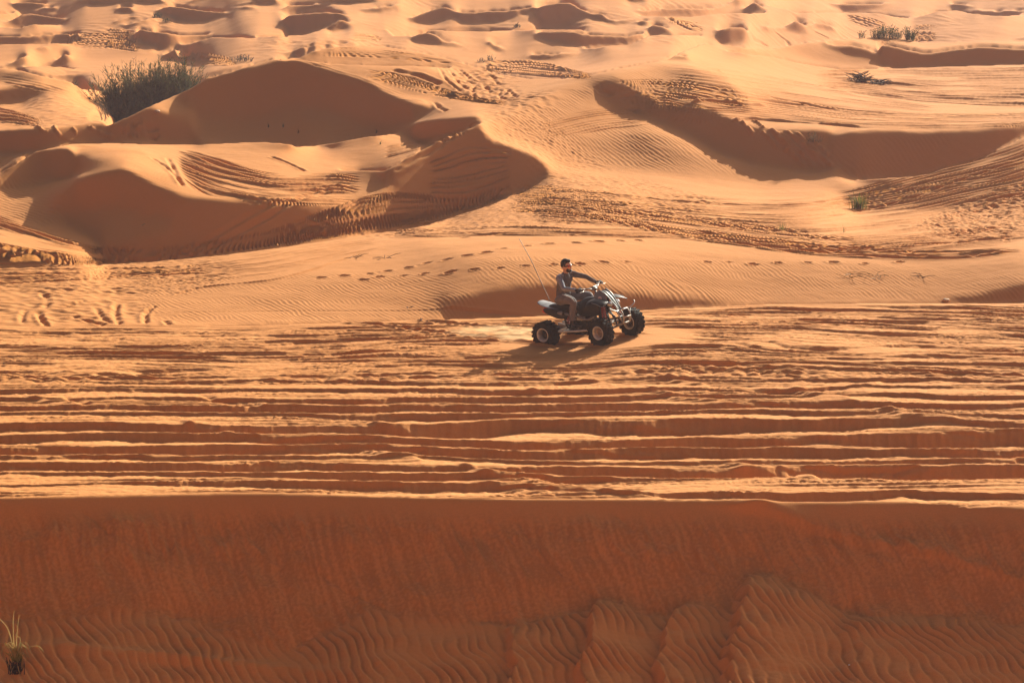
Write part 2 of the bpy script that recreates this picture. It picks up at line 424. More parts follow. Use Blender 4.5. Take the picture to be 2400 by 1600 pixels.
# ------------------------------------------------------------ place on the sand from a sight line
def sight(px, py):
    """world point where the line of sight (px, py of the 2400 px photo) meets the sand"""
    u = (px - 1200) / ydir(py)
    j = np.interp(u, gu, np.arange(len(gu))); j0 = int(min(j, len(gu) - 2)); f = j - j0
    i = (PY1 - py) / 2.0; i0 = int(np.clip(i, 0, len(Ls) - 2)); g = i - i0
    a = Ls[i0, j0] * (1 - g) + Ls[i0 + 1, j0] * g
    b = Ls[i0, j0 + 1] * (1 - g) + Ls[i0 + 1, j0 + 1] * g
    Yq = math.exp(a * (1 - f) + b * f)
    return u * Yq, Yq
def gz(x, y):
    i = int(np.clip(np.searchsorted(YR, y) - 1, 0, NR - 2)); j = int(np.clip(np.searchsorted(UC, x / max(y, 30)) - 1, 0, NC - 2))
    g = (y - YR[i]) / (YR[i + 1] - YR[i]); f = (x / max(y, 30) - UC[j]) / (UC[j + 1] - UC[j])
    return float((Zb[i, j] * (1 - f) + Zb[i, j + 1] * f) * (1 - g) + (Zb[i + 1, j] * (1 - f) + Zb[i + 1, j + 1] * f) * g)
def rows(a, b):
    k = np.nonzero((YR >= a) & (YR < b))[0]
    return slice(k[0], k[-1] + 1)

# ------------------------------------------------------------ deep wheel ruts on the near half of the strip
KX = [0, 300, 600, 900, 1200, 1500, 1800, 2100, 2400]
RUT = [
 ([1165,1160,1154,1163,1168,1170,1176,1175,1190], [0]*9),
 ([1133,1129,1124,1126,1134,1156,1152,1152,1156], [.02,.03,.08,.10,.12,.05,.10,.10,.06]),
 ([1108,1106,1104,1106,1110,1118,1122,1124,1126], [.04,.03,.07,.10,.10,.04,.0,.0,.0]),
 ([1088,1084,1081,1090,1094,1097,1099,1087,1087], [.12,.12,.15,.08,.08,.18,.30,.34,.34]),
 ([1068,1066,1065,1070,1078,1081,1083,1078,1074], [.06,.07,.05,.05,.05,.04,.05,.08,.08]),
 ([1049,1046,1042,1044,1056,1054,1051,1053,1055], [.13,.15,.15,.10,.13,.15,.15,.14,.14]),
 ([1019,1017,1019,1027,1034,1031,1026,1014,1008], [.10,.12,.14,.15,.17,.16,.16,.20,.22]),
 ([ 993, 990,1002,1001, 988, 985, 984, 978, 990], [.12,.14,.16,.14,.20,.20,.18,.12,.10]),
 ([ 968, 966, 972, 975, 970, 966, 960, 968, 972], [.05,.05,.06,.10,.06,.04,.06,.05,.05]),
 ([ 953, 952, 951, 953, 952, 949, 946, 944, 950], [.06,.10,.13,.13,.13,.12,.10,.08,.06]),
 ([ 933, 935, 936, 934, 931, 930, 932, 928, 930], [.06,.03,.05,.08,.10,.08,.04,.06,.05]),
 ([ 916, 912, 915, 918, 914, 916, 912, 908, 910], [.07,.05,.05,.07,.08,.06,.06,.04,.05]),
 ([ 897, 900, 896, 897, 900, 897, 894, 896, 893], [.02,.04,.04,.06,.05,.05,.04,.05,.03]),
]
R1 = rows(39.2, 58.9)
Xs, Ys = X[R1], Yw[R1]
uc = UC[None, :]
pxc = 1200 + UC * ydir(1000.0)
base_t = CAM_H / tray(np.array([1000.0]))[0]
Yk, Ak = [], []
for n, (py, am) in enumerate(RUT):
    p = np.interp(pxc, KX, py) + (0 if n == 0 else 1) * (6.0 * pn(pxc / 300, n * 3.7, 11) + 1.2 * pn(pxc / 80, n * 5.1, 12) + .5 * pn(pxc / 14, n * 2.1, 19))
    A = np.interp(pxc, KX, am) * np.clip(1.0 + .45 * pn(pxc / 300, n * 7.3, 13) + .16 * pn(pxc / 70, n * 1.3, 14), .25, 1.4)
    Yk.append(CAM_H / tray(p)); Ak.append(A * 1.18)
Yk = np.maximum.accumulate(np.array(Yk) + np.arange(len(Yk))[:, None] * .02, axis=0); Ak = np.array(Ak)
rut = np.zeros_like(Xs)
wx = .03 * pn(Xs * 3.0, Ys * 1.5, 15)
Yq = Ys + wx
for n in range(len(Yk) - 1):
    a, b, A = Yk[n][None], Yk[n + 1][None], Ak[n + 1][None]
    wface = np.minimum(A / .78, (b - a) * .75)
    k = (Yq >= a) & (Yq < b)
    s = Yq - a
    L = (b - a) - wface
    v = np.where(s < L, -A * (s / np.maximum(L, .01)) ** 1.25, -A * np.clip((b - Yq) / np.maximum(wface, .001), 0, 1))
    rut = np.where(k, v, rut)
# tracks that cut across the ruts at a slant: (x, y) -> (x, y) of the photo, height, width
P1, Q1 = PXv[R1], PYv[R1]
for xa, ya, xb, yb, h, wd in ((423,984,545,1014,.10,7), (857,984,1000,1008,.09,6), (836,1044,990,1078,.09,7), (1080,1086,1290,1134,.12,8), (1827,1098,1918,1118,.12,9),
                              (470,922,620,952,-.12,7), (700,870,560,905,.05,6), (1235,908,1330,930,.06,6), (1520,905,1700,948,.08,7), (1850,905,2010,942,.09,8), (2060,950,2260,990,.09,8),
                              (1330,880,1440,902,.05,5), (1560,882,1660,905,.06,5), (2080,880,1980,915,.05,6), (60,925,190,948,.07,6), (1140,1128,1560,1166,.10,6), (1740,905,1900,925,-.07,6),
                              (150,930,215,946,-.08,6), (1700,1085,1910,1120,.12,12), (1960,1130,2400,1100,.05,7)):
    e = (P1 - xa) / (xb - xa)
    k = (e > -.1) & (e < 1.1)
    off = Q1 - (ya + (yb - ya) * (e + .12 * np.sin(e * 5)))
    rut += np.where(k, h * .55 * np.exp(-(off / (wd * .8)) ** 2) * sstep(-.1, .2, e) * sstep(1.1, .8, e), 0)
# fine secondary tracks and crumbs in the ruts
sec = np.clip(pn(Xs / 3.3, Ys / .6, 24) * 2 + .5, 0, 1.2)
rut += (1 - sstep(0, .5, Ys - Yk[-1][None])) * sec * .035 * (saw((Ys + .3 * pn(Xs / 4, Ys / 2, 25)) / .21, .35) + .3) if False else 0
# ---- many shallow tracks over the rest of the strip
def saw(p, face):
    f = p - np.floor(p)
    return np.where(f < 1 - face, -f / (1 - face), -(1 - f) / face)
up = sstep(0, .5, Ys - Yk[-1][None]) * .92 + .08
wob = .55 * pn(Xs / 5.5, Ys / 2.6, 21) + .16 * pn(Xs / 1.6, Ys / 1.1, 22)
for L_, A_, sd in ((.62, .050, 31), (.37, .042, 32), (.21, .028, 33), (.95, .050, 35), (.15, .016, 36)):
    w2 = wob * (1 + .4 * (sd % 3)) + .03 * pn(Xs / .3, Ys / .5, sd + 9)
    amp = np.clip(pn(Xs / (2.8 if sd != 35 else 1.6), Ys / .9, sd) * 1.7 + .42, 0, 1.25)
    rut += up * A_ * amp * (saw((Ys + w2) / L_, min(.6, A_ / .6 / L_)) + .3)
# churned lumps
band = np.exp(-((Ys - 49.6 - .5 * pn(Xs / 6, 0, 41)) / .55) ** 2)
lump = np.abs(pn(Xs / .55, Ys / .28, 42)) + .5 * np.abs(pn(Xs / .25, Ys / .13, 43))
rut += band * .075 * (lump - .4) * np.clip(.6 + pn(Xs / 2.5, Ys, 44) * 1.5, 0, 1.2)
fine = (1 - up) * np.clip(pn(Xs / 3.3, Ys / .5, 24) * 2 + .45, 0, 1.2)
rut += fine * .032 * (saw((Ys + .35 * pn(Xs / 4.5, Ys / 2, 25) + .02 * pn(Xs / .3, Ys / .3, 26)) / .23, .30) + .3)
crumb = np.clip(pn(Xs / 1.6, Ys / .45, 27) * 2.2 - .1, 0, 1)
rut += crumb * .022 * (np.abs(pn(Xs / .16, Ys / .09, 28)) + .6 * np.abs(pn(Xs / .07, Ys / .05, 29)) - .3)
rut += .006 * pn(Xs / .16, Ys / .12, 45) + .004 * pn(Xs / .07, Ys / .06, 46)
# soft rills running down the rut walls
rut += .016 * pn(Xs / .11 + Ys * 1.5, Ys / .5, 47) * np.clip(-rut * 10, 0, 1) * np.clip(pn(Xs / 2, Ys, 48) * 2 + .6, 0, 1)
ycr = Yk[0][None]
bcY = CAM_H / tray(np.interp(pxc, [p[0] for p in JUMP[0][2]], [p[1] for p in JUMP[0][2]]))[None]
msk = sstep(0, .10, Ys - ycr) * (1 - sstep(-.9, -.05, Ys - bcY) * .85) * (Ys < bcY)
# ---- the patch the quad stands on: a smooth rise to the right
QX, QY = 0.67, 52.75                     # rear near wheel on the ground
HD = R(37.7)
gxs, gys = .1377, -.0133
cxq, cyq = QX + 1.0, QY - .1
rr = np.sqrt(((Xs - cxq) / 1.35) ** 2 + ((Ys - cyq) / 1.15) ** 2)
kq = 1 - sstep(.95, 1.75, rr)
pl = gxs * (Xs - QX) + gys * (Ys - QY)
def soft(v, a): return .5 * (v + np.sqrt(v * v + a * a))          # max(v, 0), rounded
rise = gxs * soft(Xs - QX + .12, .22) - gxs * soft(Xs - QX - 2.0, .5) - .045 * soft(Xs - QX - 3.2, 2.0)
rise = soft(rise, .06) + gys * (Ys - QY) * kq - .015
ell = 1 - sstep(.9, 3.2, np.abs(Ys - cyq) / 1.3)
Zb[R1] += rut * msk * (1 - .93 * kq) + rise * ell * (Ys < bcY)
flatkeep = kq
def wheel_marks():
    hx, hy = math.cos(HD), -math.sin(HD); RW = rows(50, 58.5); xs, ys = X[RW], Yw[RW]
    for side in (0.0, 1.0):
        bx, by = QX + side * math.sin(HD), QY + side * math.cos(HD)
        al = (xs - bx) * hx + (ys - by) * hy; ac = -(xs - bx) * hy + (ys - by) * hx
        al2 = al + .02 * pn(xs * 3, ys * 3, 150)
        k = sstep(1.3, 1.1, al) * sstep(-9, -5, al)
        ac = ac + .05 * np.clip(-al, 0, 9) ** 1.5 * .3
        Zb[RW] += k * (-.035 * np.exp(-(ac / .11) ** 4) + .022 * np.exp(-((np.abs(ac) - .17) / .05) ** 2) + .007 * np.sin(al2 * 42) * np.exp(-(ac / .11) ** 4))
wheel_marks()
def wheel_banks():
    RW = rows(51, 55); xs, ys = X[RW], Yw[RW]; hx, hy = math.cos(HD), -math.sin(HD)
    for a_, b_ in ((0, 0), (1.28, 0), (0, 1), (1.28, 1)):
        cx_, cy_ = QX + a_ * hx + b_ * math.sin(HD), QY + a_ * hy + b_ * math.cos(HD)
        al = (xs - cx_) * hx + (ys - cy_) * hy; ac = -(xs - cx_) * hy + (ys - cy_) * hx
        lp = 1 + .6 * pn(xs / .07, ys / .07, 151)
        Zb[RW] += lp * (.040 * np.exp(-((al + .20) / .07) ** 2 - (ac / .16) ** 2) + .028 * np.exp(-((np.abs(ac) - .17) / .04) ** 2 - (al / .20) ** 2))
wheel_banks()

# ------------------------------------------------------------ slip face and the rippled apron at the bottom of the picture
R2 = rows(35.2, 41.4)
Xs, Ys = X[R2], Yw[R2]; P, Q = PXv[R2], PYv[R2]
tl = toe_line(P) + 6 * pn(P / 40, 0, 51)
ap = sstep(-5, 14, Q - tl)
wy = .16 * pn(Xs / 1.1, Ys / .7, 52) + .05 * pn(Xs / .35, Ys / .3, 53)
lam = .155
lam2 = lam * (1 + .0 * Xs)
ph = (Xs + .42 * Ys + wy + .10 * pn(Xs / 2.2, Ys / 1.2, 57)) / lam2
f = ph - np.floor(ph)
rp = np.where(f < .72, f / .72, (1 - f) / .28)
rp = rp * rp * (3 - 2 * rp)
amp = np.clip(.72 + .9 * pn(Xs / 1.0, Ys / .45, 54), .12, 1.15)
d = .036 * rp * amp * ap
SHADE_TONE = np.zeros_like(Zb)
SHADE_TONE[R2] = ap * np.clip(1.1 * (1 - rp) ** 3 * amp, 0, 1)  # ripple troughs painted darker, as shade that deepens the relief
# scalloped ledges right of centre
for x0, x1, h in ((1215, 1395, .13), (1395, 1572, .17), (1572, 1735, .15), (1735, 2026, .20), (2026, 2700, .12)):
    e = (P - (Q - 1450) * -.16 - x0 + 26 * pn(Q / 60, x0, 63) + 7 * pn(Q / 16, x0 + 3, 64)) / (x1 - x0)
    k = (e > -.20) & (e < 1.0)
    v = np.where(e < 0, sstep(-.10, .02, e), np.clip(1 - e, 0, 1) ** 1.3)
    d += np.where(k, v, 0) * h * 1.15 * sstep(-40, 50, Q - tl)
d += .05 * np.exp(-((Q - (1515 + (P - 100) * .095)) / 13.0) ** 2) * sstep(60, 160, P) * sstep(1000, 600, P)
fc = (1 - ap) * sstep(16, 80, Q - front_crest(P))
st = Xs + Ys * .38 + .06 * pn(Xs / .7, Ys / .5, 75)
d += fc * (.030 * pn(st / .20, Ys / .8, 55) + .016 * pn(st / .07, Ys / .30, 56) + .07 * pn(Xs / 1.6, Ys / 1.0, 58) + .03 * pn(Xs / .5, Ys / .3, 65))
d += fc * .085 * np.maximum(0, pn(st / .12, Ys / .45, 59) - .15) * np.exp(-((Q - 1285 + 40 * pn(P / 300, 0, 60)) / 70) ** 2)
d += fc * (.010 * pn(Xs / .05, Ys / .04, 61) + .012 * pn(Xs / .13, Ys / .09, 66))
SHADE_TONE[R2] += fc * np.clip(.50 + .55 * pn(st / .07, Ys / .9, 68) + .25 * pn(Xs / .8, Ys / .4, 69) + .5 * pn(Xs / .05, Ys / .04, 70), 0, .8)  # shade painted into the slip face colour, broken by random streaks
# rain-cut lines down the face
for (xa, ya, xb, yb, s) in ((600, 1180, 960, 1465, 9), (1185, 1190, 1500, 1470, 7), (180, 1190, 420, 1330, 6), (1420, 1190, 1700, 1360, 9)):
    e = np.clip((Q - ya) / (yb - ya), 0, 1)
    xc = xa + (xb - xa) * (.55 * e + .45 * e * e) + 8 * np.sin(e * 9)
    SHADE_TONE[R2] += .2 * np.exp(-((P - xc + 4) / s) ** 2) * ((Q > ya) & (Q < yb)) * sstep(0, .15, e) * sstep(1, .85, e)  # a line of painted shade along each cut
    d -= .016 * np.exp(-((P - xc) / s) ** 2) * ((Q > ya) & (Q < yb)) * sstep(0, .15, e) * sstep(1, .85, e)
# the diagonal ledge coming down from the lit tongue at the right
yl = np.interp(P, [1560, 1797, 2000, 2200, 2400, 2900], [1172, 1196, 1262, 1310, 1362, 1480])
k = sstep(1600, 1800, P)
off = Q - yl
d += k * .06 * np.exp(-np.clip(off, -1e3, 0) ** 2 / 26 ** 2) * np.exp(-np.clip(off, 0, 1e3) ** 2 / 10 ** 2)
yb_ = np.exp(-((P - 1775) / 40) ** 2 - ((Q - 1186) / 9) ** 2)
Zb[R2] += d + .04 * yb_ + ap * (.008 * pn(Xs / .09, Ys / .07, 62) + .02 * pn(Xs / .6, Ys / .3, 67))

# ------------------------------------------------------------ wind ripples elsewhere
RIP = [  # outline in photo px, wavelength, height, lean (dx per dy), softness
 ([(330, 650), (1040, 640), (1120, 700), (1060, 745), (430, 760), (340, 745)], .100, .0100, .62, 14),
 ([(1100, 600), (1750, 610), (2400, 640), (2400, 700), (1640, 705), (1240, 668), (1120, 665)], .100, .0100, .50, 16),
 ([(1250, 640), (1600, 660), (1700, 705), (1400, 690), (1200, 660)], .115, .012, .5, 10),
 ([(180, 340), (330, 350), (470, 460), (330, 440), (300, 400), (180, 390)], .12, .017, 2.0, 8),
 ([(-300, 420), (165, 420), (140, 480), (150, 530), (0, 510), (-300, 510)], .125, .018, .7, 8),
 ([(1130, 290), (1290, 250), (1400, 180), (1560, 150), (1620, 200), (1560, 250), (1400, 210), (1300, 290), (1200, 330)], .15, .018, .9, 8),
 ([(1270, 300), (1500, 285), (1760, 395), (2000, 430), (1750, 410), (1450, 390), (1260, 350)], .135, .018, .6, 10),
 ([(1600, 240), (1800, 300), (1700, 300), (1540, 270)], .13, .013, .6, 6),
 ([(640, 137), (760, 150), (1000, 240), (930, 235), (780, 170)], .20, .030, 1.2, 4),
 ([(1940, 330), (2250, 312), (2100, 410), (1960, 400)], .14, .012, .6, 8),
 ([(1880, 415), (2020, 425), (1960, 395)], .14, .014, .6, 4),
]
for pts, lam, h, lean, sf in RIP:
    pys_ = [p[1] for p in pts]; ya = sight(1200, 1)  # noqa
    ys_ = [sight(min(max(px, -400), 2800), py)[1] for px, py in pts]
    RR = rows(min(ys_) - 3, max(ys_) + 5)
    Xs, Ys = X[RR], Yw[RR]; P, Q = PXv[RR], PYv[RR]
    k = inpoly(P, Q, pts).astype(float)
    k = blur(k, sf / 2.4, sf / 2.4)
    if k.max() <= 0: continue
    ph = (Xs + lean * Ys + .12 * pn(Xs / 1.0, Ys / 1.0, 71) + .05 * pn(Xs / .4, Ys / .4, 72)) / (lam * math.sqrt(1 + lean * lean))
    f = ph - np.floor(ph)
    r = np.where(f < .7, f / .7, (1 - f) / .3); r = r * r * (3 - 2 * r)
    Zb[RR] += h * r * k * np.clip(.8 + .6 * pn(Xs / 2, Ys / 1.5, 73), .2, 1.2)

def sint(P, pts):
    xs = np.arange(-700, 3100, 4.0); y = np.interp(xs, [p[0] for p in pts], [p[1] for p in pts])
    sg = max(2.0, min(12.0, (pts[-1][0] - pts[0][0]) / len(pts) / 9.0))
    y = blur1(y[:, None], sg, 0)[:, 0]
    return np.interp(P, xs, y)
# ------------------------------------------------------------ sweeping bundles of wheel tracks
BUN = [  # upper line, lower line, count, depth
 ([(408,341),(460,350),(540,380),(638,407),(816,402),(908,418)], [(375,348),(423,433),(480,462),(600,480),(714,482),(850,484)], 8, .10),
 ([(-300,440),(0,498),(102,545),(240,585),(420,578),(640,540),(900,440),(1090,470),(1200,420)], [(-300,620),(0,622),(120,622),(240,622),(500,600),(750,565),(980,530),(1120,500),(1240,440)], 8, .07),
 ([(1180,430),(1350,436),(1600,456),(1850,470),(2050,430),(2200,392),(2400,330),(2700,200)], [(1180,500),(1300,500),(1600,560),(1900,600),(2100,600),(2400,575),(2700,560)], 20, .045),
 ([(1900,480),(2100,440),(2400,365),(2700,250)], [(1900,500),(2100,470),(2400,420),(2700,330)], 5, .035),
 ([(1380,195),(1560,182),(1750,212),(2000,258),(2200,268),(2400,262),(2700,262)], [(1380,235),(1560,262),(1750,280),(2000,302),(2200,305),(2400,300),(2700,300)], 8, .042),
 ([(1900,165),(2400,156),(2800,150)], [(1900,205),(2100,235),(2400,255),(2800,255)], 9, .085),
 ([(850,160),(930,172),(1010,200),(1110,225),(1200,240)], [(700,148),(880,190),(1000,222),(1110,243),(1200,250)], 4, .09),
 ([(1130,143),(1250,143),(1330,158),(1390,178)], [(1130,165),(1250,182),(1330,184),(1390,186)], 5, .13),
 ([(-300,245),(0,248),(60,262),(110,292)], [(-300,300),(0,290),(60,297),(110,300)], 5, .11),
 ([(1740,284),(1800,288),(1890,318),(1955,380)], [(1738,288),(1780,318),(1850,360),(1905,398)], 1, .0),
 ([(260,294),(330,290),(400,300)], [(250,300),(330,325),(380,330)], 5, .08),
 ([(-300,590),(0,622),(300,625),(500,618)], [(-300,670),(0,668),(300,650),(500,640)], 7, .035),
 ([(900,535),(1200,528),(1600,540),(1900,575),(2100,590),(2400,580)], [(900,560),(1200,552),(1600,560),(1900,600),(2100,610),(2400,592)], 3, .05),
 ([(240,70),(320,72),(400,120)], [(190,90),(250,115),(330,125)], 8, .16),
 ([(1560,38),(1640,52),(1690,78)], [(1560,48),(1610,70),(1650,80)], 4, .16),
 ([(1980,30),(2050,45),(2120,75)], [(1980,50),(2040,75),(2080,80)], 4, .12),
 ([(2130,60),(2200,58),(2240,92)], [(2130,95),(2160,98),(2200,96)], 6, .14),
 ([(430,120),(520,130),(560,150)], [(420,140),(480,154),(560,154)], 5, .14),
 ([(150,80),(260,75),(330,100)], [(150,110),(260,118),(330,110)], 6, .10),
 ([(1000,380),(1120,330),(1200,345)], [(960,470),(1120,500),(1250,400)], 6, .06),
 ([(1500,205),(1640,215),(1800,245)], [(1440,215),(1600,265),(1760,272)], 5, .035),
 ([(-300,560),(0,566),(140,600),(200,615)], [(-300,615),(0,612),(100,620),(200,622)], 4, .10),
 ([(1230,455),(1400,465),(1600,500),(2000,560),(2400,520)], [(1230,520),(1500,535),(1700,565),(2000,590),(2400,560)], 8, .04),
 ([(1560,150),(1800,170),(2000,215),(2200,250)], [(1560,200),(1800,245),(2000,270),(2200,275)], 5, .03),
 ([(1250,290),(1400,250),(1560,245),(1700,270)], [(1250,340),(1400,310),(1560,290),(1700,290)], 6, .03),
 ([(0,170),(150,200),(240,235)], [(0,200),(150,225),(240,255)], 3, .03),
 ([(740,112),(900,112),(1080,150)], [(700,130),(900,135),(1080,152)], 3, .04),
 ([(900,345),(1000,320),(1100,300)], [(800,395),(960,370),(1110,305)], 3, .035),
 ([(300,640),(600,590),(900,545)], [(300,680),(600,650),(900,590)], 6, .014),
 ([(820,75),(880,80),(910,100)], [(800,98),(850,98),(900,100)], 4, .12),
]
for n, (a, b, cnt, dep) in enumerate(BUN):
    ys_ = [sight(min(max(px, -400), 2800), max(py, 0))[1] for px, py in a + b]
    RR = rows(min(ys_) - 2, max(ys_) + 3)
    P, Q = PXv[RR], PYv[RR]
    lo = max(a[0][0], b[0][0]); hi = min(a[-1][0], b[-1][0])
    ya = sint(P, a); yb = sint(P, b)
    ph = (Q - ya) / np.maximum(yb - ya, 4)
    k = (ph > 0) & (ph < 1) & (P > lo) & (P < hi)
    if not k.any(): continue
    p_, q_, h_ = P[k], Q[k], ph[k]
    cnt = int(cnt * 1.7)
    s = -h_ * cnt + .55 * 1.6 * pn(p_ / 260, q_ / 60, 80 + n) + .12 * pn(p_ / 60, q_ / 20, 81 + n)
    li = np.floor(s)
    amp = np.clip(.62 + 1.0 * pn(p_ / 150, li * 3.1, 90 + n) + .7 * pn(li * 5.3, n * 2.2, 91), 0, 1.3)
    e = sstep(0, .06, h_) * sstep(1, .94, h_) * sstep(0, 60 if hi - lo > 300 else 20, p_ - lo) * sstep(0, 60 if hi - lo > 300 else 20, hi - p_)
    f = s - li
    ww = .15 + .10 * pn(p_ / 120, li * 2.7, 95 + n)
    v = -1.1 * np.exp(-((f - .55) / ww) ** 2) + .40 * np.exp(-((f - .20) / .16) ** 2)
    v = v + .06 * pn(p_ / 9, q_ / 4, 96)
    zz = Zb[RR]; zz[k] += dep * 2.0 * amp * e * v ; Zb[RR] = zz

# ------------------------------------------------------------ single ridges and grooves, traced one by one
STROKE = []
for a, b in (((400,455),(490,550)),((540,520),(650,640)),((480,450),(560,500)),((600,500),(740,640)),((660,520),(840,700)),((700,510),(900,690)),((760,520),(1020,760)),((640,560),(800,720)),
             ((690,640),(840,770)),((740,620),(910,780)),((820,620),(980,780)),((860,660),(1040,770)),((900,600),(1010,700))):
    STROKE.append(('M', [a, ((a[0]+b[0])/2+6, (a[1]+b[1])/2-4), b], .20, 2.6))
for a, b in (((760,470),(970,530)),((860,480),(980,505)),((600,480),(800,590)),((890,545),(935,570)),((880,460),(1000,495)),((960,440),(1050,465)),((250,480),(330,530)),((370,480),(420,560)),((500,490),(530,530))):
    STROKE.append(('K', [a, ((a[0]+b[0])/2, (a[1]+b[1])/2+8), b], .20, 1.6))
STROKE += [
           ('K', [(1250,1380),(1500,1230),(1800,1060),(1950,1010),(2352,900)], -.08, 3.0), ('K', [(1400,1360),(1560,1270),(1850,1110),(2000,1020),(2352,925)], -.08, 3.0),
           ('L', [(620,780),(880,660),(1080,540),(1230,460)], -.10, 2.5), ('L', [(640,800),(900,670),(1100,550)], -.08, 2.5),
           ('K', [(1150,700),(1260,900)], -.12, 3), ('K', [(1040,700),(1180,800),(1260,905)], -.12, 3), ('K', [(1860,695),(1980,740),(2110,805)], -.14, 3),
           ('L', [(975,90),(1020,170),(1130,250)], -.14, 2.5), ('L', [(1040,100),(1100,180),(1180,240)], -.10, 2.5), ('L', [(1100,90),(1150,130),(1190,160)], -.14, 3),
           ('L', [(1230,200),(1195,235),(1215,280),(1280,300)], -.14, 2.5), ('L', [(1260,190),(1290,220),(1330,250)], -.14, 3), ('L', [(1330,130),(1350,170),(1380,200)], -.14, 3),
           ('L', [(1400,230),(1380,260),(1400,290),(1450,300)], -.12, 2.5), ('L', [(1430,230),(1470,260),(1510,290)], -.12, 2.5), ('L', [(930,320),(970,360),(1020,385)], -.12, 2.5),
           ('M', [(0,350),(160,310),(400,330),(600,360)], .12, 4), ('M', [(320,460),(420,440),(620,450),(1000,480),(1250,495)], .09, 4),
           ('M', [(0,1215),(350,1280),(700,1335),(1100,1375),(1600,1400),(2000,1390),(2352,1345)], -.085, 3.0), ('M', [(0,1195),(350,1262),(700,1315),(1100,1358),(1600,1384),(2000,1375),(2352,1330)], -.06, 2.5),
           ('M', [(0,990),(350,1030),(650,1040),(900,1020),(1250,950),(1560,880)], -.06, 2.5), ('M', [(880,1140),(1150,1090),(1500,1010),(1800,900),(2100,800),(2352,700)], -.07, 2.5),
           ('M', [(1750,1140),(2000,1050),(2200,980),(2352,950)], -.09, 4), ('M', [(1400,1175),(1800,1170),(2100,1120),(2352,1100)], -.07, 3),
           ('C', [(540,800),(530,850),(550,905)], -.10, 3.5), ('C', [(175,840),(190,880),(215,905)], -.08, 3), ('C', [(720,815),(670,850),(670,900)], -.06, 3), ('C', [(330,860),(420,890),(480,905)], -.08, 4), ('C', [(760,885),(775,905)], -.08, 3),
           ('C', [(120,830),(100,870),(110,900)], -.05, 3), ('C', [(290,820),(400,790)], -.04, 3), ('C', [(440,820),(470,870),(520,900)], -.05, 3), ('C', [(180,740),(220,790),(200,830)], -.05, 4),
           ('C', [(1100,560),(1500,500),(1900,470),(2352,495)], -.04, 2.5), ('C', [(800,770),(950,730),(1300,690),(1700,560)], -.03, 3), ('T1', [(1240,640),(1500,700),(1700,780)], -.10, 2),
           ('T3', [(60,300),(200,400)], -.20, 1.5), ('T3', [(420,290),(560,355)], -.25, 2), ('T2', [(1420,165),(1560,250)], -.25, 1.6), ('T2', [(2200,350),(2352,430)], -.25, 1.8), ('T2', [(2040,420),(2230,465)], -.2, 1.6), ('T3', [(720,140),(960,250)], -.22, 1.6)]
for si, (F, pts, h, wd) in enumerate(STROKE):
    pts = fr(F, pts)
    far = F[0] == 'T'
    sp = []
    for i in range(len(pts) - 1):
        p0, p1, p2, p3 = pts[max(i - 1, 0)], pts[i], pts[i + 1], pts[min(i + 2, len(pts) - 1)]
        for j in range(5):
            tt = j / 5
            sp.append(tuple(.5 * (2 * p1[q] + (p2[q] - p0[q]) * tt + (2 * p0[q] - 5 * p1[q] + 4 * p2[q] - p3[q]) * tt ** 2 + (3 * p1[q] - p0[q] - 3 * p2[q] + p3[q]) * tt ** 3) for q in (0, 1)))
    sp.append(pts[-1])
    sp = [sight(px, max(py, 1)) for px, py in sp]
    if max(abs(q[1] - p[1]) for p, q in zip(sp[:-1], sp[1:])) > 14: continue
    w_ = (.13 if far else .052) * (wd / 2.5) ** .5
    hh = (.10 if far else .045 if h < 0 else .075) * (1 if h > 0 else -1) * (.6 if abs(h) < .06 else 1)
    R_ = rows(min(p[1] for p in sp) - .6, max(p[1] for p in sp) + .6)
    us = [p[0] / p[1] for p in sp]
    c = np.nonzero((UC > min(us) - .008) & (UC < max(us) + .008))[0]
    if len(c) < 3: continue
    cs = slice(c[0], c[-1] + 1)
    P, Q = X[R_, cs], Yw[R_, cs]
    best = np.full(P.shape, 9.0); tb = np.zeros(P.shape); n_ = len(sp) - 1
    for i in range(n_):
        (xa, ya), (xb, yb) = sp[i], sp[i + 1]
        dx_, dy_ = xb - xa, yb - ya; l2 = dx_ * dx_ + dy_ * dy_ + 1e-9
        k = (Q > min(ya, yb) - .6) & (Q < max(ya, yb) + .6) & (P > min(xa, xb) - .6) & (P < max(xa, xb) + .6)
        if not k.any(): continue
        p_, q_ = P[k], Q[k]
        e = np.clip(((p_ - xa) * dx_ + (q_ - ya) * dy_) / l2, 0, 1)
        dd = (p_ - xa - e * dx_) ** 2 + (q_ - ya - e * dy_) ** 2
        bk = best[k]; tk = tb[k]; m_ = dd < bk
        bk[m_] = dd[m_]; tk[m_] = (i + e[m_]) / n_; best[k] = bk; tb[k] = tk
    taper = sstep(0, .15, tb) * sstep(1, .85, tb) * np.clip(.9 + .8 * pn(tb * 7, si * 1.7, 97), .15, 1.25)
    dist = np.sqrt(best)
    Zb[R_, cs] += hh * taper * (np.exp(-(dist / w_) ** 2) - (.35 * np.exp(-((dist - 1.9 * w_) / w_) ** 2) if h < 0 else 0))

